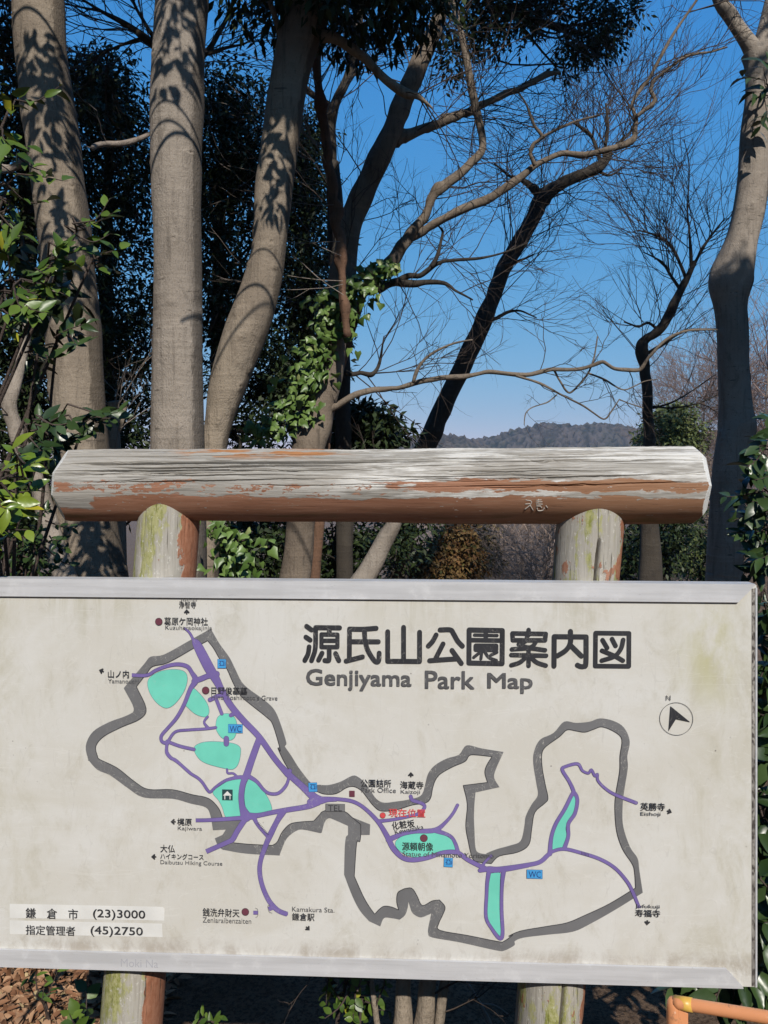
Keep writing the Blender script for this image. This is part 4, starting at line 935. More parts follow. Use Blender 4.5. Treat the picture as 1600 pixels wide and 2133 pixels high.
bare_tree('dark_stemmed_tree', 'dark crooked stem right of the ivy whose limb spreads level to the right', [(655,1215,22),(662,1100,24),(676,930,24),(688,850,24),(698,795,24),(710,750,26),(722,715,20),(735,680,17),(748,640,16),(760,610,18),(785,600,22)], 6.3, 6.2, BARK_RED, 23,
  [([(785,603,24),(810,590,24),(835,588,22),(866,592,18),(903,587,12),(930,592,10),(948,604,7),(985,625,4)], 6.2, 6.2, 8, .6, BARK_DARK), ([(820,592,16),(850,575,16),(875,574,14),(904,553,11),(925,545,10),(955,541,9),(1000,538,7),(1060,523,5),(1100,505,3)], 6.2, 6.1, 12, .6, BARK_DARK),
   ([(900,556,10),(912,530,10),(918,505,8),(922,482,7),(905,462,4)], 6.1, 6.1, 5, .5, BARK_DARK), ([(712,770,10),(730,780,14),(752,776,12),(772,780,13),(786,768,9),(793,745,7),(800,700,3)], 6.25, 6.2, 14, .8, BARK_DARK)], tw_trunk=6, tw_len=.5)
bare_tree('vine_stem', 'thin reddish brown vine stem climbing straight up beside the dark fork', [(722,700,16),(718,640,18),(713,590,18),(711,540,20),(708,490,22),(698,440,22),(690,390,20),(684,340,20),(678,290,20),(675,240,18),(666,190,16),(660,140,18),(665,90,20),(672,40,18),(680,0,18),(686,-80,16)], 5.6, 5.4, BARK_RED, 24,
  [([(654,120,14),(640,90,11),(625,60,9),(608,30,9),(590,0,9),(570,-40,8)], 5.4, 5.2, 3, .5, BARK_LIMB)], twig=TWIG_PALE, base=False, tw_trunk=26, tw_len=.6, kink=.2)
_vs = Twigs(); _r = np.random.default_rng(33); _root = [o for o in bpy.data.objects if o.name == 'vine_stem'][0]; _o = np.array(_root.location)
for k in range(20):
    py = _r.choice([170, 240, 330, 400, 520, 600])+_r.normal(0, 14); px = np.interp(py, [120, 300, 480, 640], [661, 680, 707, 718])
    _vs.shoot(W(px, py, 5.5), np.array([-1, _r.uniform(-.4, .3), _r.uniform(-.25, .6)]), _r.uniform(.25, .8), .0032, 2, _r, .1, (1, 4), .14)
_b = MB(); _vs.mesh(_b); _b.build('twigs', TWIG_PALE, _root, _o)
T5 = [(862,1000,44),(890,925,42),(910,875,40),(932,830,39),(962,765,37),(985,718,36),(1003,680,36),(1018,640,34),(1032,605,33),(1048,565,31),(1066,530,31),(1085,500,31),(1104,465,32),(1118,435,34),(1130,412,34),(1146,398,28),(1165,386,25),(1190,372,24),(1215,362,24),(1240,352,24),(1256,340,20),(1272,318,12)]
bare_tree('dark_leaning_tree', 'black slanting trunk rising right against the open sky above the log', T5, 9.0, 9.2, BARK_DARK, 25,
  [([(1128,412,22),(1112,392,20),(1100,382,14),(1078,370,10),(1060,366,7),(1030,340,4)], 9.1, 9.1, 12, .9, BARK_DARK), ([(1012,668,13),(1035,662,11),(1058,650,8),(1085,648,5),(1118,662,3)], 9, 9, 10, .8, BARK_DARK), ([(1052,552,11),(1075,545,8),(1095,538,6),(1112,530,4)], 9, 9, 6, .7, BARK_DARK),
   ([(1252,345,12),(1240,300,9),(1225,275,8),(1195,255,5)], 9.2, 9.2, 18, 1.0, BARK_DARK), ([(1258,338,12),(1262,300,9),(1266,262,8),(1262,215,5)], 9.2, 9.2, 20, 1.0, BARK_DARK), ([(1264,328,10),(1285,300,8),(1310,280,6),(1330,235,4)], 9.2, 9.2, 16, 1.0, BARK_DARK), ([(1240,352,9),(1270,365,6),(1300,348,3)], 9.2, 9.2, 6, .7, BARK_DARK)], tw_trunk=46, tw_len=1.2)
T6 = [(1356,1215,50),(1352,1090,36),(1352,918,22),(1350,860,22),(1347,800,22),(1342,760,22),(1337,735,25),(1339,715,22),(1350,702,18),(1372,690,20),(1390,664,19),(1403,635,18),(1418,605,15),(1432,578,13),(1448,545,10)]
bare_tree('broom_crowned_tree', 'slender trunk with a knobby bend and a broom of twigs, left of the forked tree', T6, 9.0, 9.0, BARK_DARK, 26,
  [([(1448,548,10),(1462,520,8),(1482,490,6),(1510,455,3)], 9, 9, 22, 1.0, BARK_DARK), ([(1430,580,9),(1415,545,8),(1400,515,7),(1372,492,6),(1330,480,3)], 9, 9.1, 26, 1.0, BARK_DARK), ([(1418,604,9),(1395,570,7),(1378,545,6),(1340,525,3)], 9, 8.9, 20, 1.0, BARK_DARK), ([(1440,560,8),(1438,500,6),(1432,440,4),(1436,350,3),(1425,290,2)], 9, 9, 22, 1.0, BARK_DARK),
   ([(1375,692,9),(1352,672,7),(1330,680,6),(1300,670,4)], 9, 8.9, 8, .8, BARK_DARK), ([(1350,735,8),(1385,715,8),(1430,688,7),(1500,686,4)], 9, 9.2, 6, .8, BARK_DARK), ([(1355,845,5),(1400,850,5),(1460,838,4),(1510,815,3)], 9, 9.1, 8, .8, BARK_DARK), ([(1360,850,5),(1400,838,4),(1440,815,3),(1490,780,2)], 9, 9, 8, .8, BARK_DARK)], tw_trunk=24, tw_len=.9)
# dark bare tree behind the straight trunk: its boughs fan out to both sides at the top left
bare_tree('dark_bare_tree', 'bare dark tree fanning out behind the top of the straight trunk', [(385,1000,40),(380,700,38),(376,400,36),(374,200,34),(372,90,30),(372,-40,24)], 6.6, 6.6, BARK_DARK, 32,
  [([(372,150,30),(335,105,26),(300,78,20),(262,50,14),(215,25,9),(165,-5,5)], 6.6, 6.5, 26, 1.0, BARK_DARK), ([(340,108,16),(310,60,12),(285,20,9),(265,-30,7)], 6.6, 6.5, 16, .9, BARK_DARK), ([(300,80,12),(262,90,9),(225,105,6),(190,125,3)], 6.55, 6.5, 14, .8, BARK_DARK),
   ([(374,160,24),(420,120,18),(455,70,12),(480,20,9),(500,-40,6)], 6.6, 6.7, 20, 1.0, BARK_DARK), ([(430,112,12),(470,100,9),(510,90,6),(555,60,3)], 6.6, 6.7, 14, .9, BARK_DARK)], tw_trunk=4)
# lit lower stems seen through the gap under the log and under the panel
bare_tree('leaning_sapling', 'pale stem slanting right, seen through the gap below the log', [(735,1240,46),(765,1195,42),(795,1140,38),(816,1100,34),(824,1075,32),(830,1040,30)], 5.4, 5.4, BARK_GREY, 27, [], tw_trunk=3, tw_len=.4)
bare_tree('leaning_sapling', 'crooked pale sapling at the left edge beside the big leaning trunk', [(150,1240,46),(120,1150,40),(98,1080,38),(80,1010,36),(58,960,34),(40,920,30),(28,880,28),(20,840,30),(35,790,24),(55,700,18),(60,600,16)], 4.2, 4.6, BARK_GREY, 28, [], tw_trunk=4, tw_len=.6)
bare_tree('broken_stub', 'short snapped stem standing between the two big left trunks', [(248,1215,30),(244,1000,28),(240,930,26),(238,870,24),(237,835,22)], 6.2, 6.2, BARK, 29, [([(246,900,12),(258,860,12),(262,835,10)], 6.2, 6.2, 2, .4, BARK)], twig=TWIG_PALE, tw_trunk=8, tw_len=.6)
bare_tree('broken_bough', 'pale broken bough jutting left from the straight trunk', [(325,272,8),(300,285,10),(270,296,11),(245,300,12),(218,300,12),(200,303,12),(192,310,9)], 5.0, 4.7, TWIG_PALE, 30, [], twig=TWIG_PALE, base=False, tw_trunk=2, tw_len=.25, sides=10)
bare_tree('broken_bough', 'pale bough reaching in from the left edge behind the leaning trunk', [(75,328,14),(55,335,16),(30,348,17),(8,352,18),(-40,340,18)], 5.3, 5.3, TWIG_PALE, 31, [], twig=TWIG_PALE, base=False, tw_trunk=1, tw_len=.3, sides=10)
for k, (p, lab) in enumerate((([(838,2150,46),(840,2090,34),(842,2030,30),(846,1950,28)], 'leftmost of the lit stems under the panel'), ([(880,2150,40),(888,2090,36),(894,2030,34),(900,1950,30)], 'middle and widest of the lit stems under the panel'), ([(912,2150,22),(920,2090,20),(930,2030,20),(938,1950,18)], 'rightmost shadow dappled stem under the panel'), ([(788,2150,14),(780,2090,12),(772,2030,10),(768,1950,9)], 'thin stem under the panel among small green leaves'))):
    bare_tree('understory_stem', lab, p, 2.46, 2.46, BARK, 40+k, [], tw_trunk=5, tw_len=.3, sides=14, group='stems growing behind the foot of the sign')
# ---------------------------------------------------------------- evergreen trees
def evergreen(name, label, ells, Y, tr, m, seed, ln=.10, wd=.036, per=70, crad=.30, group=None, bark=BARK_DARK, cat='tree', world_c=None, twig=True):
    rng = np.random.default_rng(seed)
    P, R = pline(tr, Y); P, R = with_base(P, R); org = P[0].copy(); root = thing(name, label, cat, org, group)
    cs = [in_ell(rng, int(n*(1.4 if Y < 11 and cat == 'tree' and world_c is None and ln > .09 else 1.3)), px, py, rx, ry, Y+oy, dY) for px, py, rx, ry, n, oy, dY in ells]
    if world_c is not None: cs.append(world_c)
    C = np.concatenate(cs)
    b = MB(); b.tube(P, R, 14, True, .04, rng); b.build('trunk', bark, root, org)
    b = MB()
    for c in C[rng.permutation(len(C))[:max(10, len(C)//4)]]:       # boughs carrying the clusters
        d = np.linalg.norm(P-(c-np.array([0, 0, .5])), axis=1); i = int(np.argmin(d)); a = P[i]
        mid = (a+c)/2+rng.normal(0, .12, 3)-np.array([0, 0, .1]); q = catmull([a, mid, c], 4)
        b.tube(q, np.linspace(min(.035, R[i]*.5), .006, len(q)), 5, False)
    if b.v: b.build('boughs', bark, root, org)
    b = MB(); clumps(b, C, crad, per, ln, wd, rng); b.build('crown', m, root, org)
    return root
evergreen('evergreen_tree', 'dark evergreen filling the left edge behind the leaning trunk', [(25,260,95,300,60,0,.6),(50,760,110,280,60,0,.6),(40,1060,110,130,26,-.6,.4)], 7.2, [(45,1100,40),(60,700,34),(55,300,26),(50,60,14)], LEAF_DARK, 51)
evergreen('evergreen_tree', 'dark evergreen showing between the leaning and the straight trunk', [(235,330,110,210,80,0,.8),(255,690,120,230,74,0,.8),(190,190,55,80,16,0,.4),(270,960,130,110,26,-.8,.4)], 9.0, [(215,1100,26),(222,700,24),(225,400,20),(230,180,10)], LEAF_DARK, 52)
evergreen('evergreen_tree', 'dark evergreen between the straight and the curved trunk', [(475,280,105,140,74,0,.7),(480,560,95,230,80,0,.7),(545,800,110,110,34,0,.6),(500,940,90,70,14,0,.4)], 9.6, [(455,1100,30),(452,700,26),(460,400,22),(470,180,10)], LEAF_DARK, 53)
evergreen('evergreen_tree', 'dark evergreen right of the curved trunk, behind the vine stem', [(632,470,70,220,70,0,.7),(628,320,55,70,20,0,.5),(640,680,75,150,40,0,.6),(590,830,80,80,22,0,.5)], 10.0, [(640,1100,30),(640,700,24),(636,450,18),(630,280,8)], LEAF_DARK, 54)
evergreen('evergreen_shrub', 'dark leafy bush standing up over the log just right of the ivy trunk', [(715,905,60,62,22,0,.4),(790,893,50,36,18,0,.3),(742,860,60,28,8,0,.3),(740,960,90,40,14,0,.3)], 7.6, [(730,1200,12),(735,1000,9),(745,900,5)], LEAF_DARK, 55, ln=.12, wd=.04, per=46, crad=.2, cat='shrub')
evergreen('evergreen_shrub', 'dark low bush in the gap below the log, left of the slanting pale stem', [(700,1150,130,80,34,0,.5),(520,1150,110,90,34,-1,.4),(840,1110,70,60,16,1,.5)], 7.8, [(690,1260,14),(695,1180,9),(700,1110,5)], LEAF_DARK, 56, ln=.09, wd=.036, per=60, crad=.24, cat='shrub')
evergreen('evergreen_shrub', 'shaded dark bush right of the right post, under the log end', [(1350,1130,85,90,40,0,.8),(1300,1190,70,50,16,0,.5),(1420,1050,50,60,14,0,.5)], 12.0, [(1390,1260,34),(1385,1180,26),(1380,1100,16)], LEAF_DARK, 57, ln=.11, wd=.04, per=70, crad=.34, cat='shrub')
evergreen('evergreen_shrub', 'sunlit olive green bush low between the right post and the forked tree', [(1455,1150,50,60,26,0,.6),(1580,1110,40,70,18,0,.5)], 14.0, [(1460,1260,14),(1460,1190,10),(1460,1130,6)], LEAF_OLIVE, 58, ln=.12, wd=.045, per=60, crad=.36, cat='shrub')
evergreen('round_evergreen', 'round sunlit green tree on the slope just right of the slender trunk', [(1400,900,46,48,40,0,1.2),(1375,925,30,30,12,0,.8),(1430,930,40,40,16,0,.8)], 24.0, [(1402,1060,14),(1402,980,10),(1400,910,6)], LEAF_OLIVE, 59, ln=.17, wd=.08, per=70, crad=.5)
evergreen('rust_conifer', 'rust orange small conifer seen below the log, left of the right post', [(925,1185,76,50,38,0,.7),(945,1140,42,44,20,0,.5),(870,1185,50,30,14,0,.5)], 14.0, [(930,1290,10),(930,1200,8),(940,1120,4)], LEAF_RUST, 60, ln=.12, wd=.05, per=90, crad=.30)
evergreen('rust_conifer', 'olive brown conifer right of the orange one in the gap below the log', [(1000,1150,36,60,22,0,.6),(985,1110,26,34,8,0,.4)], 16.0, [(1000,1290,10),(1000,1200,8),(995,1110,4)], m_leaf('olive_conifer_leaf', (.13,.10,.035), (.20,.15,.06), .7, .2), 61, ln=.12, wd=.05, per=80, crad=.32)

# overhead evergreen: its unseen crown hangs over the camera, shaped to shade the trees behind, its lowest leaves reach into the top of the picture
rng = np.random.default_rng(70); C = []
while len(C) < 640:
    p = np.array([rng.uniform(-7.5, 5.4), rng.uniform(2.3, 5.2), rng.uniform(4.9, 12)])
    zmin = 4.75+.84*max(0, 4.5-p[1]) if p[0] < -.4 else (8.4 if p[0] < 1.5 else 6.7)+.84*max(0, 3.6-p[1])
    if p[0] > 0 and p[2] > (9.4 if p[0] > 1.5 else 10.2): continue
    if p[2] > zmin+.25 and not 2.7 < p[0] < 3.9: C.append(p)
def toward_sun(px, py, Y, t): return W(px, py, Y)+np.array(SUN)*t
D = []
for px, py0, py1, Y, n in ((115,160,420,4.5,20),(140,520,690,4.5,11),(372,-20,230,4.3,15),(640,-60,90,4.75,26),(600,90,260,4.75,11),(572,300,480,4.75,12),(200,1120,1230,4.5,7)):
    for k in range(n): D.append(toward_sun(px+rng.uniform(-50, 50), rng.uniform(py0, py1), Y, rng.uniform(1.7, 2.4)))
E4 = []  # unseen leaf clumps added on the sun side to shade chosen trunks
for k in range(300): E4.append(toward_sun(1525+rng.uniform(-75, 75), rng.uniform(630, 1240), 6.0, rng.uniform(6.4, 7.6)))
for k in range(220):
    py = rng.uniform(210, 600); E4.append(toward_sun(np.interp(py, [200, 400, 620, 900], [845, 757, 706, 655])+rng.uniform(-45, 40), py, 6.0, rng.uniform(5.6, 6.8)))
for k in range(70):
    py = rng.uniform(-80, 210); E4.append(toward_sun(np.interp(py, [-80, 0, 210], [668, 646, 596])+rng.uniform(-50, 50), py, 4.75, rng.uniform(2.6, 3.6)))
for k in range(230):
    py = rng.uniform(380, 930); E4.append(toward_sun(np.interp(py, [380, 480, 700, 930], [1150, 1085, 995, 888])+rng.uniform(-60, 60), py, 9.0, rng.uniform(8.3, 9.2)))
for k in range(60):
    py = rng.uniform(745, 930); E4.append(toward_sun(1352+rng.uniform(-45, 45), py, 9.0, rng.uniform(8.3, 9.2)))
vis = np.concatenate([in_ell(rng, 20, 620, -20, 150, 60, 4.6, .5), in_ell(rng, 24, 750, 20, 100, 60, 4.8, .4), in_ell(rng, 12, 880, -10, 70, 40, 4.8, .3)])
over = evergreen('overhanging_evergreen', 'tall evergreen whose dark leaves hang into the top of the picture left of centre', [], 2.4, [(-2600,985,300),(-2550,-400,260),(-2300,-1800,220),(-1800,-3200,160),(-1000,-4200,100)], LEAF_DARK, 71, ln=.17, wd=.062, per=58, crad=.42, world_c=np.array(C), bark=BARK)
org = np.array(over.location)
b = MB(); clumps(b, np.array(D), .17, 12, .11, .042, rng, kind='near'); clumps(b, np.array(E4), .24, 36, .12, .055, rng); clumps(b, vis, .22, 40, .10, .036, rng, droop=.9); b.build('spray_and_shade_leaves', LEAF_DARK, over, org)
b = MB()
for px0, py0, px1, py1, Y, sag in ((20,105,150,150,4.5,-34),(25,200,160,330,4.5,-20),(310,70,440,120,4.3,-22),(305,410,445,350,4.3,-45),(300,290,445,350,4.3,-36),(305,330,440,360,4.3,-26),(430,820,600,640,4.75,-30),(520,560,610,600,4.75,-14),(500,640,600,690,4.75,-25),(590,1080,650,1180,6.0,10)):
    for t in (1.9, 2.4, 3.0, 3.6, 4.4):
        q = [toward_sun(px0+(px1-px0)*f, py0+(py1-py0)*f+sag*4*np.clip(f*(1-f), -.06, 1), Y, t) for f in np.linspace(-.25, 1.25, 14)]
        if all(HY-(a[2]-EYE)/a[1]*F < -80 for a in q): break
    b.tube(q, rng.uniform(.005, .011), 5, False)
b.build('hanging_twigs', TWIG, over, org)
b = MB()
for a, z in (((-3.9, 2.4, 6.0), (-2.2, 3.6, 5.2)), ((-2.2, 3.6, 5.2), (-.6, 4.6, 4.62)), ((-3.9, 2.4, 7.0), (-1, 2.0, 7.4)), ((-1, 2.0, 7.4), (.9, 1.6, 6.6)), ((-.6, 4.6, 4.62), (.2, 4.9, 4.7))):
    b.tube(catmull([a, (np.array(a)+np.array(z))/2+rng.normal(0, .1, 3), z], 4), np.linspace(.05, .02, 9), 8)
b.build('boughs', BARK_DARK, over, org)
evergreen('evergreen_tree', 'evergreen leaves and dark twigs at the top centre right of the picture', [(1040,60,60,55,16,0,.3),(1000,10,60,50,14,0,.3),(1130,0,120,40,18,0,.3),(1240,60,60,50,18,.3,.3),(1210,120,40,40,9,.3,.2),(950,110,30,60,7,0,.2),(1290,0,60,40,8,.3,.3)], 6.6, [(1180,-700,40),(1120,-300,26),(1060,20,12)], LEAF_DARK, 72, ln=.075, wd=.026, per=46, crad=.19)

# unseen wood added beside and behind the camera to cut sky light, gap left sunward
rng = np.random.default_rng(130); n = 1700; C = []
while len(C) < n:
    az = rng.uniform(38, 322); r = rng.uniform(9, 13); el = rng.uniform(-8, 66)
    if (abs(az-166) < 52 and el > 22) or (az < 56 and el > 16) or (az > 306 and el > 40): continue
    a = math.radians(az); C.append((r*math.sin(a), r*math.cos(a), 1.65+r*math.tan(math.radians(el))))
b = MB(); clumps(b, np.array(C), 1.1, 26, .5, .26, rng); tag(b.build('sky_blocking_wood', LEAF_DARK), 'unseen dark evergreen wood added beside and behind the camera to block sky light', None, None, 'stuff')

# bare trees on the slope at the right, brush below the log
def brush(name, label, base_px, Y, z0_px, h, spread, n, seed, m, lev=3, r=.02, group=None, cat='tree', up=.4, trunk_r=.07):
    rng = np.random.default_rng(seed); g = ground_pt(base_px, Y); top = W(base_px, z0_px, Y)
    org = np.array([g[0], g[1], g[2]-.1]); root = thing(name, label, cat, org, group)
    P = catmull([org, org+(top-org)*.35+rng.normal(0, .1, 3), org+(top-org)*.7+rng.normal(0, .15, 3), top], 4); R = np.linspace(trunk_r, trunk_r*.35, len(P))
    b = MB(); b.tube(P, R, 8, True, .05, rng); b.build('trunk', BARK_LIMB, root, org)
    tw = Twigs()
    for k in range(n):
        i = rng.integers(len(P)//4, len(P)); a = rng.uniform(0, 6.28); tw.shoot(P[i], np.array([math.cos(a)*spread, math.sin(a)*spread, rng.uniform(.1, 1.0)]), h*rng.uniform(.5, 1.0), r, lev, rng, up, (3, 6))
    b = MB(); tw.mesh(b); b.build('twigs', m, root, org); return root
SL = 'bare pinkish trees on the slope behind the forked trunk'
for k, (px, Y, zp, h, lab) in enumerate(((1600,30,770,3.2,'bare pinkish tree reaching highest at the right edge of the slope'),(1535,36,800,3.2,'bare tree right behind the bulge of the forked trunk'),(1468,36,830,2.9,'bare tree on the slope left of the forked trunk'),(1430,44,830,2.6,'small bare tree whose twigs show over the round green tree'),(1650,33,850,3.0,'bare tree low at the right edge of the slope'))):
    brush('bare_tree', lab, px, Y, zp, h, .8, 58, 80+k, TWIG_PINK, 3, .024, SL)
for k, (px, Y, zp, lab) in enumerate(((1080,17,1150,'tangle of bare brush in the middle of the gap below the log'),(1140,15,1160,'bare brush against the left side of the right post'),(1030,20,1120,'pinkish bare brush behind the olive conifer'),(980,24,1100,'bare brush showing over the orange conifer'),(1300,20,1120,'bare brush right of the right post'),(1480,24,960,'bare brush over the log end, left of the forked trunk'))):
    brush('bare_shrub', lab, px, Y, zp, 1.6, .95, 64, 90+k, BRUSH, 3, .014, 'bare brush on the slope below the log', 'shrub', .15, .03)

# ---------------------------------------------------------------- glossy shrubs close to the camera
def sprig(bl, bs, p0, p1, n, ln, wd, rng, sag=.0, kind='near', face=(0, -.55, .8)):
    p0 = np.array(p0, float); p1 = np.array(p1, float); mid = (p0+p1)/2+rng.normal(0, .04, 3)*np.linalg.norm(p1-p0)*2-np.array([0, 0, sag])
    P = catmull([p0, mid, p1], 6); bs.tube(P, np.linspace(.0035, .0014, len(P)), 5, False)
    f = np.linspace(.2, 1, n)*(len(P)-1.01); i = f.astype(int); C = P[i]+(P[i+1]-P[i])*(f-i)[:, None]; T = nrm(P[i+1]-P[i])
    S = nrm(np.cross(T, np.array(face))); sg = np.where(np.arange(n) % 2, 1, -1)[:, None]
    D = T*.55+S*sg*.8+rng.normal(0, .28, (n, 3)); Nn = np.array(face)+rng.normal(0, .38, (n, 3))
    q_ = rng.uniform(.5, 1.15, n); leaves(bl, C, D, Nn, ln*q_, wd*q_*rng.uniform(.8, 1.15, n), rng, kind, droop=rng.uniform(-.05, .4), fold=rng.uniform(.05, .55))
def shrub(name, label, sprigs, base, m, seed, ln, wd, cat='shrub', kind='near', stem_m=TWIG, stems=True, group=None):
    """sprigs: (px, py, Y, spread px, number of sprigs, leaves per sprig, direction px)"""
    rng = np.random.default_rng(seed); base = np.array(base, float); root = thing(name, label, cat, base, group)
    bl, bs = MB(), MB(); prev = base
    for px, py, Y, sp, n, k, d in sprigs:
        hub = W(px-d[0]*.6, py-d[1]*.6, Y+.05)
        if stems:
            q = catmull([prev, (prev+hub)/2+rng.normal(0, .06, 3)+np.array([0, .08, -.05]), hub], 5); bs.tube(q, np.linspace(.012, .0045, len(q)), 6, False)
        for j in range(max(2, int(round(n*.75)))):
            a = W(px+rng.uniform(-.5, .5)*sp-d[0]*.5, py+rng.uniform(-.6, .6)*sp-d[1]*.5, Y+rng.uniform(-.12, .12))
            e = a+(W(d[0]+HX, HY+d[1], Y)-W(HX, HY, Y))*rng.uniform(.7, 1.2)+rng.normal(0, .035, 3)
            if stems and n < 14: bs.tube([hub, (hub+a)/2+rng.normal(0, .015, 3), a], [.004, .0035, .003], 4, False)
            sprig(bl, bs, a, e, k, ln, wd, rng, .01, kind)
    bs.build('stems', stem_m, root, base); bl.build('leaves', m, root, base); return root
shrub('camellia', 'glossy sunlit broadleaf at the left edge, in front of the leaning trunk',
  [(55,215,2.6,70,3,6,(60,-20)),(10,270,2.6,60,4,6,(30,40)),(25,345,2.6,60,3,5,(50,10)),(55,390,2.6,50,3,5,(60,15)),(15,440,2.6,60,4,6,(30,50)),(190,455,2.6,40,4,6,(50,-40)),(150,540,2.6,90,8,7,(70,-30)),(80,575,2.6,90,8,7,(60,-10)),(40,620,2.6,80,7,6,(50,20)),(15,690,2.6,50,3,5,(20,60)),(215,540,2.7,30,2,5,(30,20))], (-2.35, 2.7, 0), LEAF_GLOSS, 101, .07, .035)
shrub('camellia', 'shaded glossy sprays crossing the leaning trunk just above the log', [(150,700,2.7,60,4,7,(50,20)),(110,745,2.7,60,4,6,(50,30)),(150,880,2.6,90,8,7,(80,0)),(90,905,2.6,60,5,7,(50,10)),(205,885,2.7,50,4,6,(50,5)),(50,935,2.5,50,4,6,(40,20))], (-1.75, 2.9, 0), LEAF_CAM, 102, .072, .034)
shrub('camellia', 'yellow green leaf sprays at the left edge beside the log end', [(48,960,2.3,30,3,5,(20,-40)),(20,1010,2.3,40,5,6,(30,20)),(-5,1050,2.2,40,5,6,(25,30)),(-15,1090,2.2,40,4,5,(30,20))], (-1.42, 2.5, 0), m_leaf('yellowing_leaf', (.10,.17,.02), (.20,.26,.03), .28, .5, (.46,.40,.03)), 103, .075, .038)
shrub('small_leaved_shrub', 'dark small leaved bush low at the left edge, behind the panel corner', [(50,1130,3.0,130,26,9,(30,20)),(70,1190,3.0,120,22,9,(30,10)),(20,1080,3.0,90,14,9,(20,10))], (-1.4, 3.1, 0), LEAF_CAM, 104, .04, .022)
shrub('camellia', 'dark glossy hedge bush along the right side of the panel', [(1605,1290,2.5,80,10,7,(-20,40)),(1610,1400,2.5,80,10,7,(-20,40)),(1610,1510,2.5,80,10,7,(-25,40)),(1608,1620,2.5,80,11,7,(-25,45)),(1610,1730,2.5,80,11,7,(-25,45)),(1608,1840,2.5,80,11,7,(-25,45)),(1605,1950,2.5,80,11,7,(-30,45)),(1600,2040,2.5,80,10,7,(-30,30)),(1540,2070,2.5,60,6,6,(-20,25)),(1440,2060,2.6,70,5,6,(-20,25)),(1500,2050,2.6,60,6,6,(-20,30)),(1680,1600,2.7,160,20,7,(-20,50)),(1680,1900,2.7,160,20,7,(-20,50)),(1680,1350,2.7,160,16,7,(-20,50))], (1.5, 2.75, 0), LEAF_CAM, 105, .085, .044)
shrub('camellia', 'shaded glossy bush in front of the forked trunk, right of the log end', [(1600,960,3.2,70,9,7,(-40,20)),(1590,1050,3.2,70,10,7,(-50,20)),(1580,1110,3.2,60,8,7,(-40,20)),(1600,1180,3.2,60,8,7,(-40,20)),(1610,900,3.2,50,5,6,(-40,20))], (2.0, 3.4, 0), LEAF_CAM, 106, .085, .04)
shrub('epicormic_spray', 'spray of large leaves hanging from the forked trunk at the top right', [(1590,150,5.7,30,2,5,(-10,-40)),(1585,190,5.7,40,3,5,(-40,10)),(1590,230,5.7,30,3,5,(-20,50))], W(1592, 180, 5.95), LEAF_CAM, 107, .16, .06, cat='foliage')

# ivy
def ivy(name, label, path, Y, n, wpx, seed, ln, base):
    rng = np.random.default_rng(seed); base = np.array(base, float); root = thing(name, label, 'ivy', base)
    c = catmull([(p[0], p[1], p[2]) for p in path], 6); bl, bs = MB(), MB()
    for k in range(5):
        q = np.array([W(a+rng.uniform(-.3, .3)*w, b_, Y-.10-.05*rng.uniform()) for a, b_, w in c]); bs.tube(q, .004, 5, False)
    f = rng.uniform(0, len(c)-1.01, n); i = f.astype(int); cc = c[i]+(c[i+1]-c[i])*(f-i)[:, None]
    C = np.array([W(a+np.clip(rng.normal(0, .32), -.8, .8)*w*wpx, b_+rng.normal(0, 8), Y-.12-abs(rng.normal(0, .07))) for a, b_, w in cc])
    D = rng.normal(0, .5, (n, 3))+np.array([0, -.25, -.75]); Nn = rng.normal(0, .42, (n, 3))+np.array([-.25, -1, .45])
    leaves(bl, C, D, Nn, ln*rng.uniform(.6, 1.2, n), ln*.95*rng.uniform(.6, 1.15, n), rng, 'ivy')
    bs.build('stems', TWIG, root, base); bl.build('leaves', LEAF_IVY, root, base); return root
ivy('ivy', 'ivy climbing the slanting dark tree in the middle', [(545,905,60),(580,880,110),(620,830,110),(650,780,110),(668,730,100),(690,670,110),(715,620,120),(750,585,90),(785,560,70),(810,555,30)], 6.0, 560, .85, 111, .072, ground_pt(650, 5.9))
ivy('ivy', 'pale green ivy trailing in the gap below the log beside the left post', [(445,1080,30),(470,1110,90),(490,1140,110),(490,1170,90),(495,1200,80),(500,1240,60)], 4.1, 140, 1, 112, .055, ground_pt(495, 4.0))

# ---------------------------------------------------------------- ground cover and litter by the sign
rng = np.random.default_rng(120); n = 7000
x = rng.uniform(-2.6, -1.0, n); y = rng.uniform(2.4, 4.6, n)
b = MB(); C = np.stack([x, y, tz(x, y)+rng.uniform(.004, .035, n)], 1); D = rng.normal(size=(n, 3))*np.array([1, 1, .3]); Nn = np.stack([rng.normal(0, .55, n), rng.normal(0, .55, n), np.ones(n)], 1)
leaves(b, C, D, Nn, rng.uniform(.02, .085, n), rng.uniform(.010, .038, n), rng, 'near', droop=rng.uniform(-.3, .3), fold=.45)
tag(b.build('leaf_litter', LEAF_LITTER), 'brown dry leaf litter on the ground', None, None, 'stuff')
shrub('ground_plant', 'small upright green plant in the leaf litter left of the left post', [(100,2062,3.3,14,2,4,(14,-50)),(85,2047,3.35,14,2,4,(14,-40))], (-1.45, 3.35, float(tz(-1.45, 3.35))), LEAF_GLOSS, 121, .06, .02)
shrub('ground_plant', 'low green plant with round leaves touching the foot of the left post', [(165,2118,2.5,20,2,5,(20,-30)),(185,2130,2.5,20,2,5,(10,-30))], (-.98, 2.5, float(tz(-.98, 2.5))), LEAF_GLOSS, 122, .055, .036)
shrub('ground_plant', 'small leaved shrub under the panel, left of the lit stems', [(735,2055,2.5,60,12,8,(20,30)),(762,2090,2.47,34,9,8,(15,25)),(690,2040,2.5,40,5,8,(10,10))], (-.08, 2.55, float(tz(-.08, 2.55))), LEAF_GLOSS, 123, .036, .021)
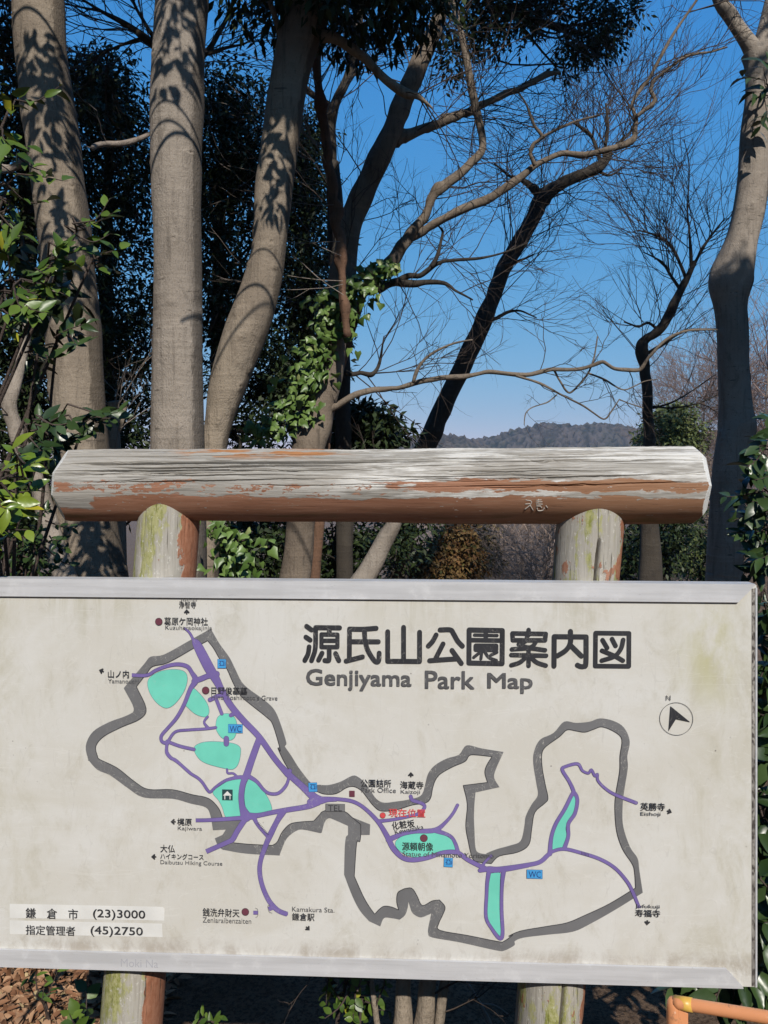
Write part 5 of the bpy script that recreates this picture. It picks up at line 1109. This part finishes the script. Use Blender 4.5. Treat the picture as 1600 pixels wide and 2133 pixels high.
shrub('ground_plant', 'tiny sunlit seedling under the panel, right of the left post', [(405,2125,2.75,14,2,4,(8,-15)),(440,2130,2.75,14,2,4,(8,-10))], (-.66, 2.8, float(tz(-.66, 2.8))), LEAF_GLOSS, 124, .045, .02)
st = thing('dry_stick', 'dry pale stick leaning under the panel left of the right post', 'stick', W(1030, 2140, 2.6)); b = MB(); tw = Twigs(); rng = np.random.default_rng(9)
P, R = pline([(1040,2190,9),(1020,2130,8),(1000,2090,7),(982,2060,6),(972,2045,4)], 2.65, 2.75); b.tube(P, R, 7, True, .05, rng)
P2, R2 = pline([(1002,2092,4),(1025,2093,4),(1045,2103,3),(1062,2115,3)], 2.7, 2.7); b.tube(P2, R2, 5); b.build('stem', TWIG_PALE, st, np.array(st.location))

# orange tubular barrier at the lower right
t = NT('orange_paint', .32, .5); n1 = t.noise(t.obj, 40, 4, .7); n2 = t.noise(t.obj, 6, 3)
c = t.mix(t.ramp(n2, .3, .7), (.64,.255,.105), (.72,.315,.15)); c = t.mix(t.math('MULTIPLY', t.ramp(n1, .60, .66), .6), c, (.33,.16,.09)); n3 = t.noise(t.obj, 95, 4, .8); c = t.mix(t.math('MULTIPLY', t.ramp(n3, .62, .68), .6), c, (.80,.60,.45)); ORANGE = t.done(c, t.bump(n1, .08, .002))
t = NT('yellow_paint', .4, .5); n1 = t.noise(t.obj, 30, 4, .7); YELLOW = t.done(t.mix(t.ramp(n1, .35, .65), (.62,.36,.06), (.70,.45,.10)))
YB = 1.78; A = W(1408, 2088, YB); org = np.array([A[0], A[1], 0.0])
bar = thing('tube_barrier', 'low orange painted tube barrier in front of the panel corner', 'barrier', org)
rt = .0135; E = W(1640, 2126, 1.66); z1 = A[2]
b = MB(); b.tube(catmull([A+np.array([-.004, 0, 0]), A+(E-A)*.5, A+(E-A)*3.2], 8), rt, 24); b.build('top_tube', ORANGE, bar, org)
b = MB(); b.tube([A-(E-A)*.004, A+(E-A)*.16], rt+.0012, 24); b.build('tape_band', YELLOW, bar, org)
b = MB(); x0 = A[0]-.002
b.box((x0, A[1]-.013, 0), (x0+.027, A[1]+.013, z1-.005)); o = b.build('upright', ORANGE, bar, org, smooth=False)
bv = o.modifiers.new('bevel', 'BEVEL'); bv.width = .004; bv.segments = 2
b = MB(); b.tube(catmull([(x0-.0045, A[1], z1-.07), (x0-.0045, A[1], z1-.02), (x0-.0045, A[1], z1+.010)], 3), [.0135, .014, .0145, .0145, .0145, .013, .008], 20); b.build('end_cap', ORANGE, bar, org)
far = A+(E-A)*3.1
b = MB(); b.box((far[0]-.017, far[1]-.016, 0), (far[0]+.017, far[1]+.016, far[2]-.006)); b.build('upright', ORANGE, bar, org, smooth=False)
b = MB(); q0, q1 = W(1478, 2150, YB-.05), W(1640, 2180, 1.64); b.tube([q0, q0+(q1-q0)*3], .014, 20); b.build('lower_tube', YELLOW, bar, org)
# ---------------------------------------------------------------- air
b = MB(); b.box((-420, -40, -27), (620, 760, 62)); hz = NT('air'); hz.t.nodes.remove(hz.b)
pv = hz.new("ShaderNodeVolumePrincipled"); pv.inputs['Color'].default_value = (.80, .87, 1.0, 1); pv.inputs['Density'].default_value = .00035; pv.inputs['Anisotropy'].default_value = .2
hz.t.links.new(pv.outputs[0], [n for n in hz.t.nodes if n.type == 'OUTPUT_MATERIAL'][0].inputs['Volume'])
tag(b.build('haze', hz.m, smooth=False), 'thin blue winter haze', None, None, 'stuff')
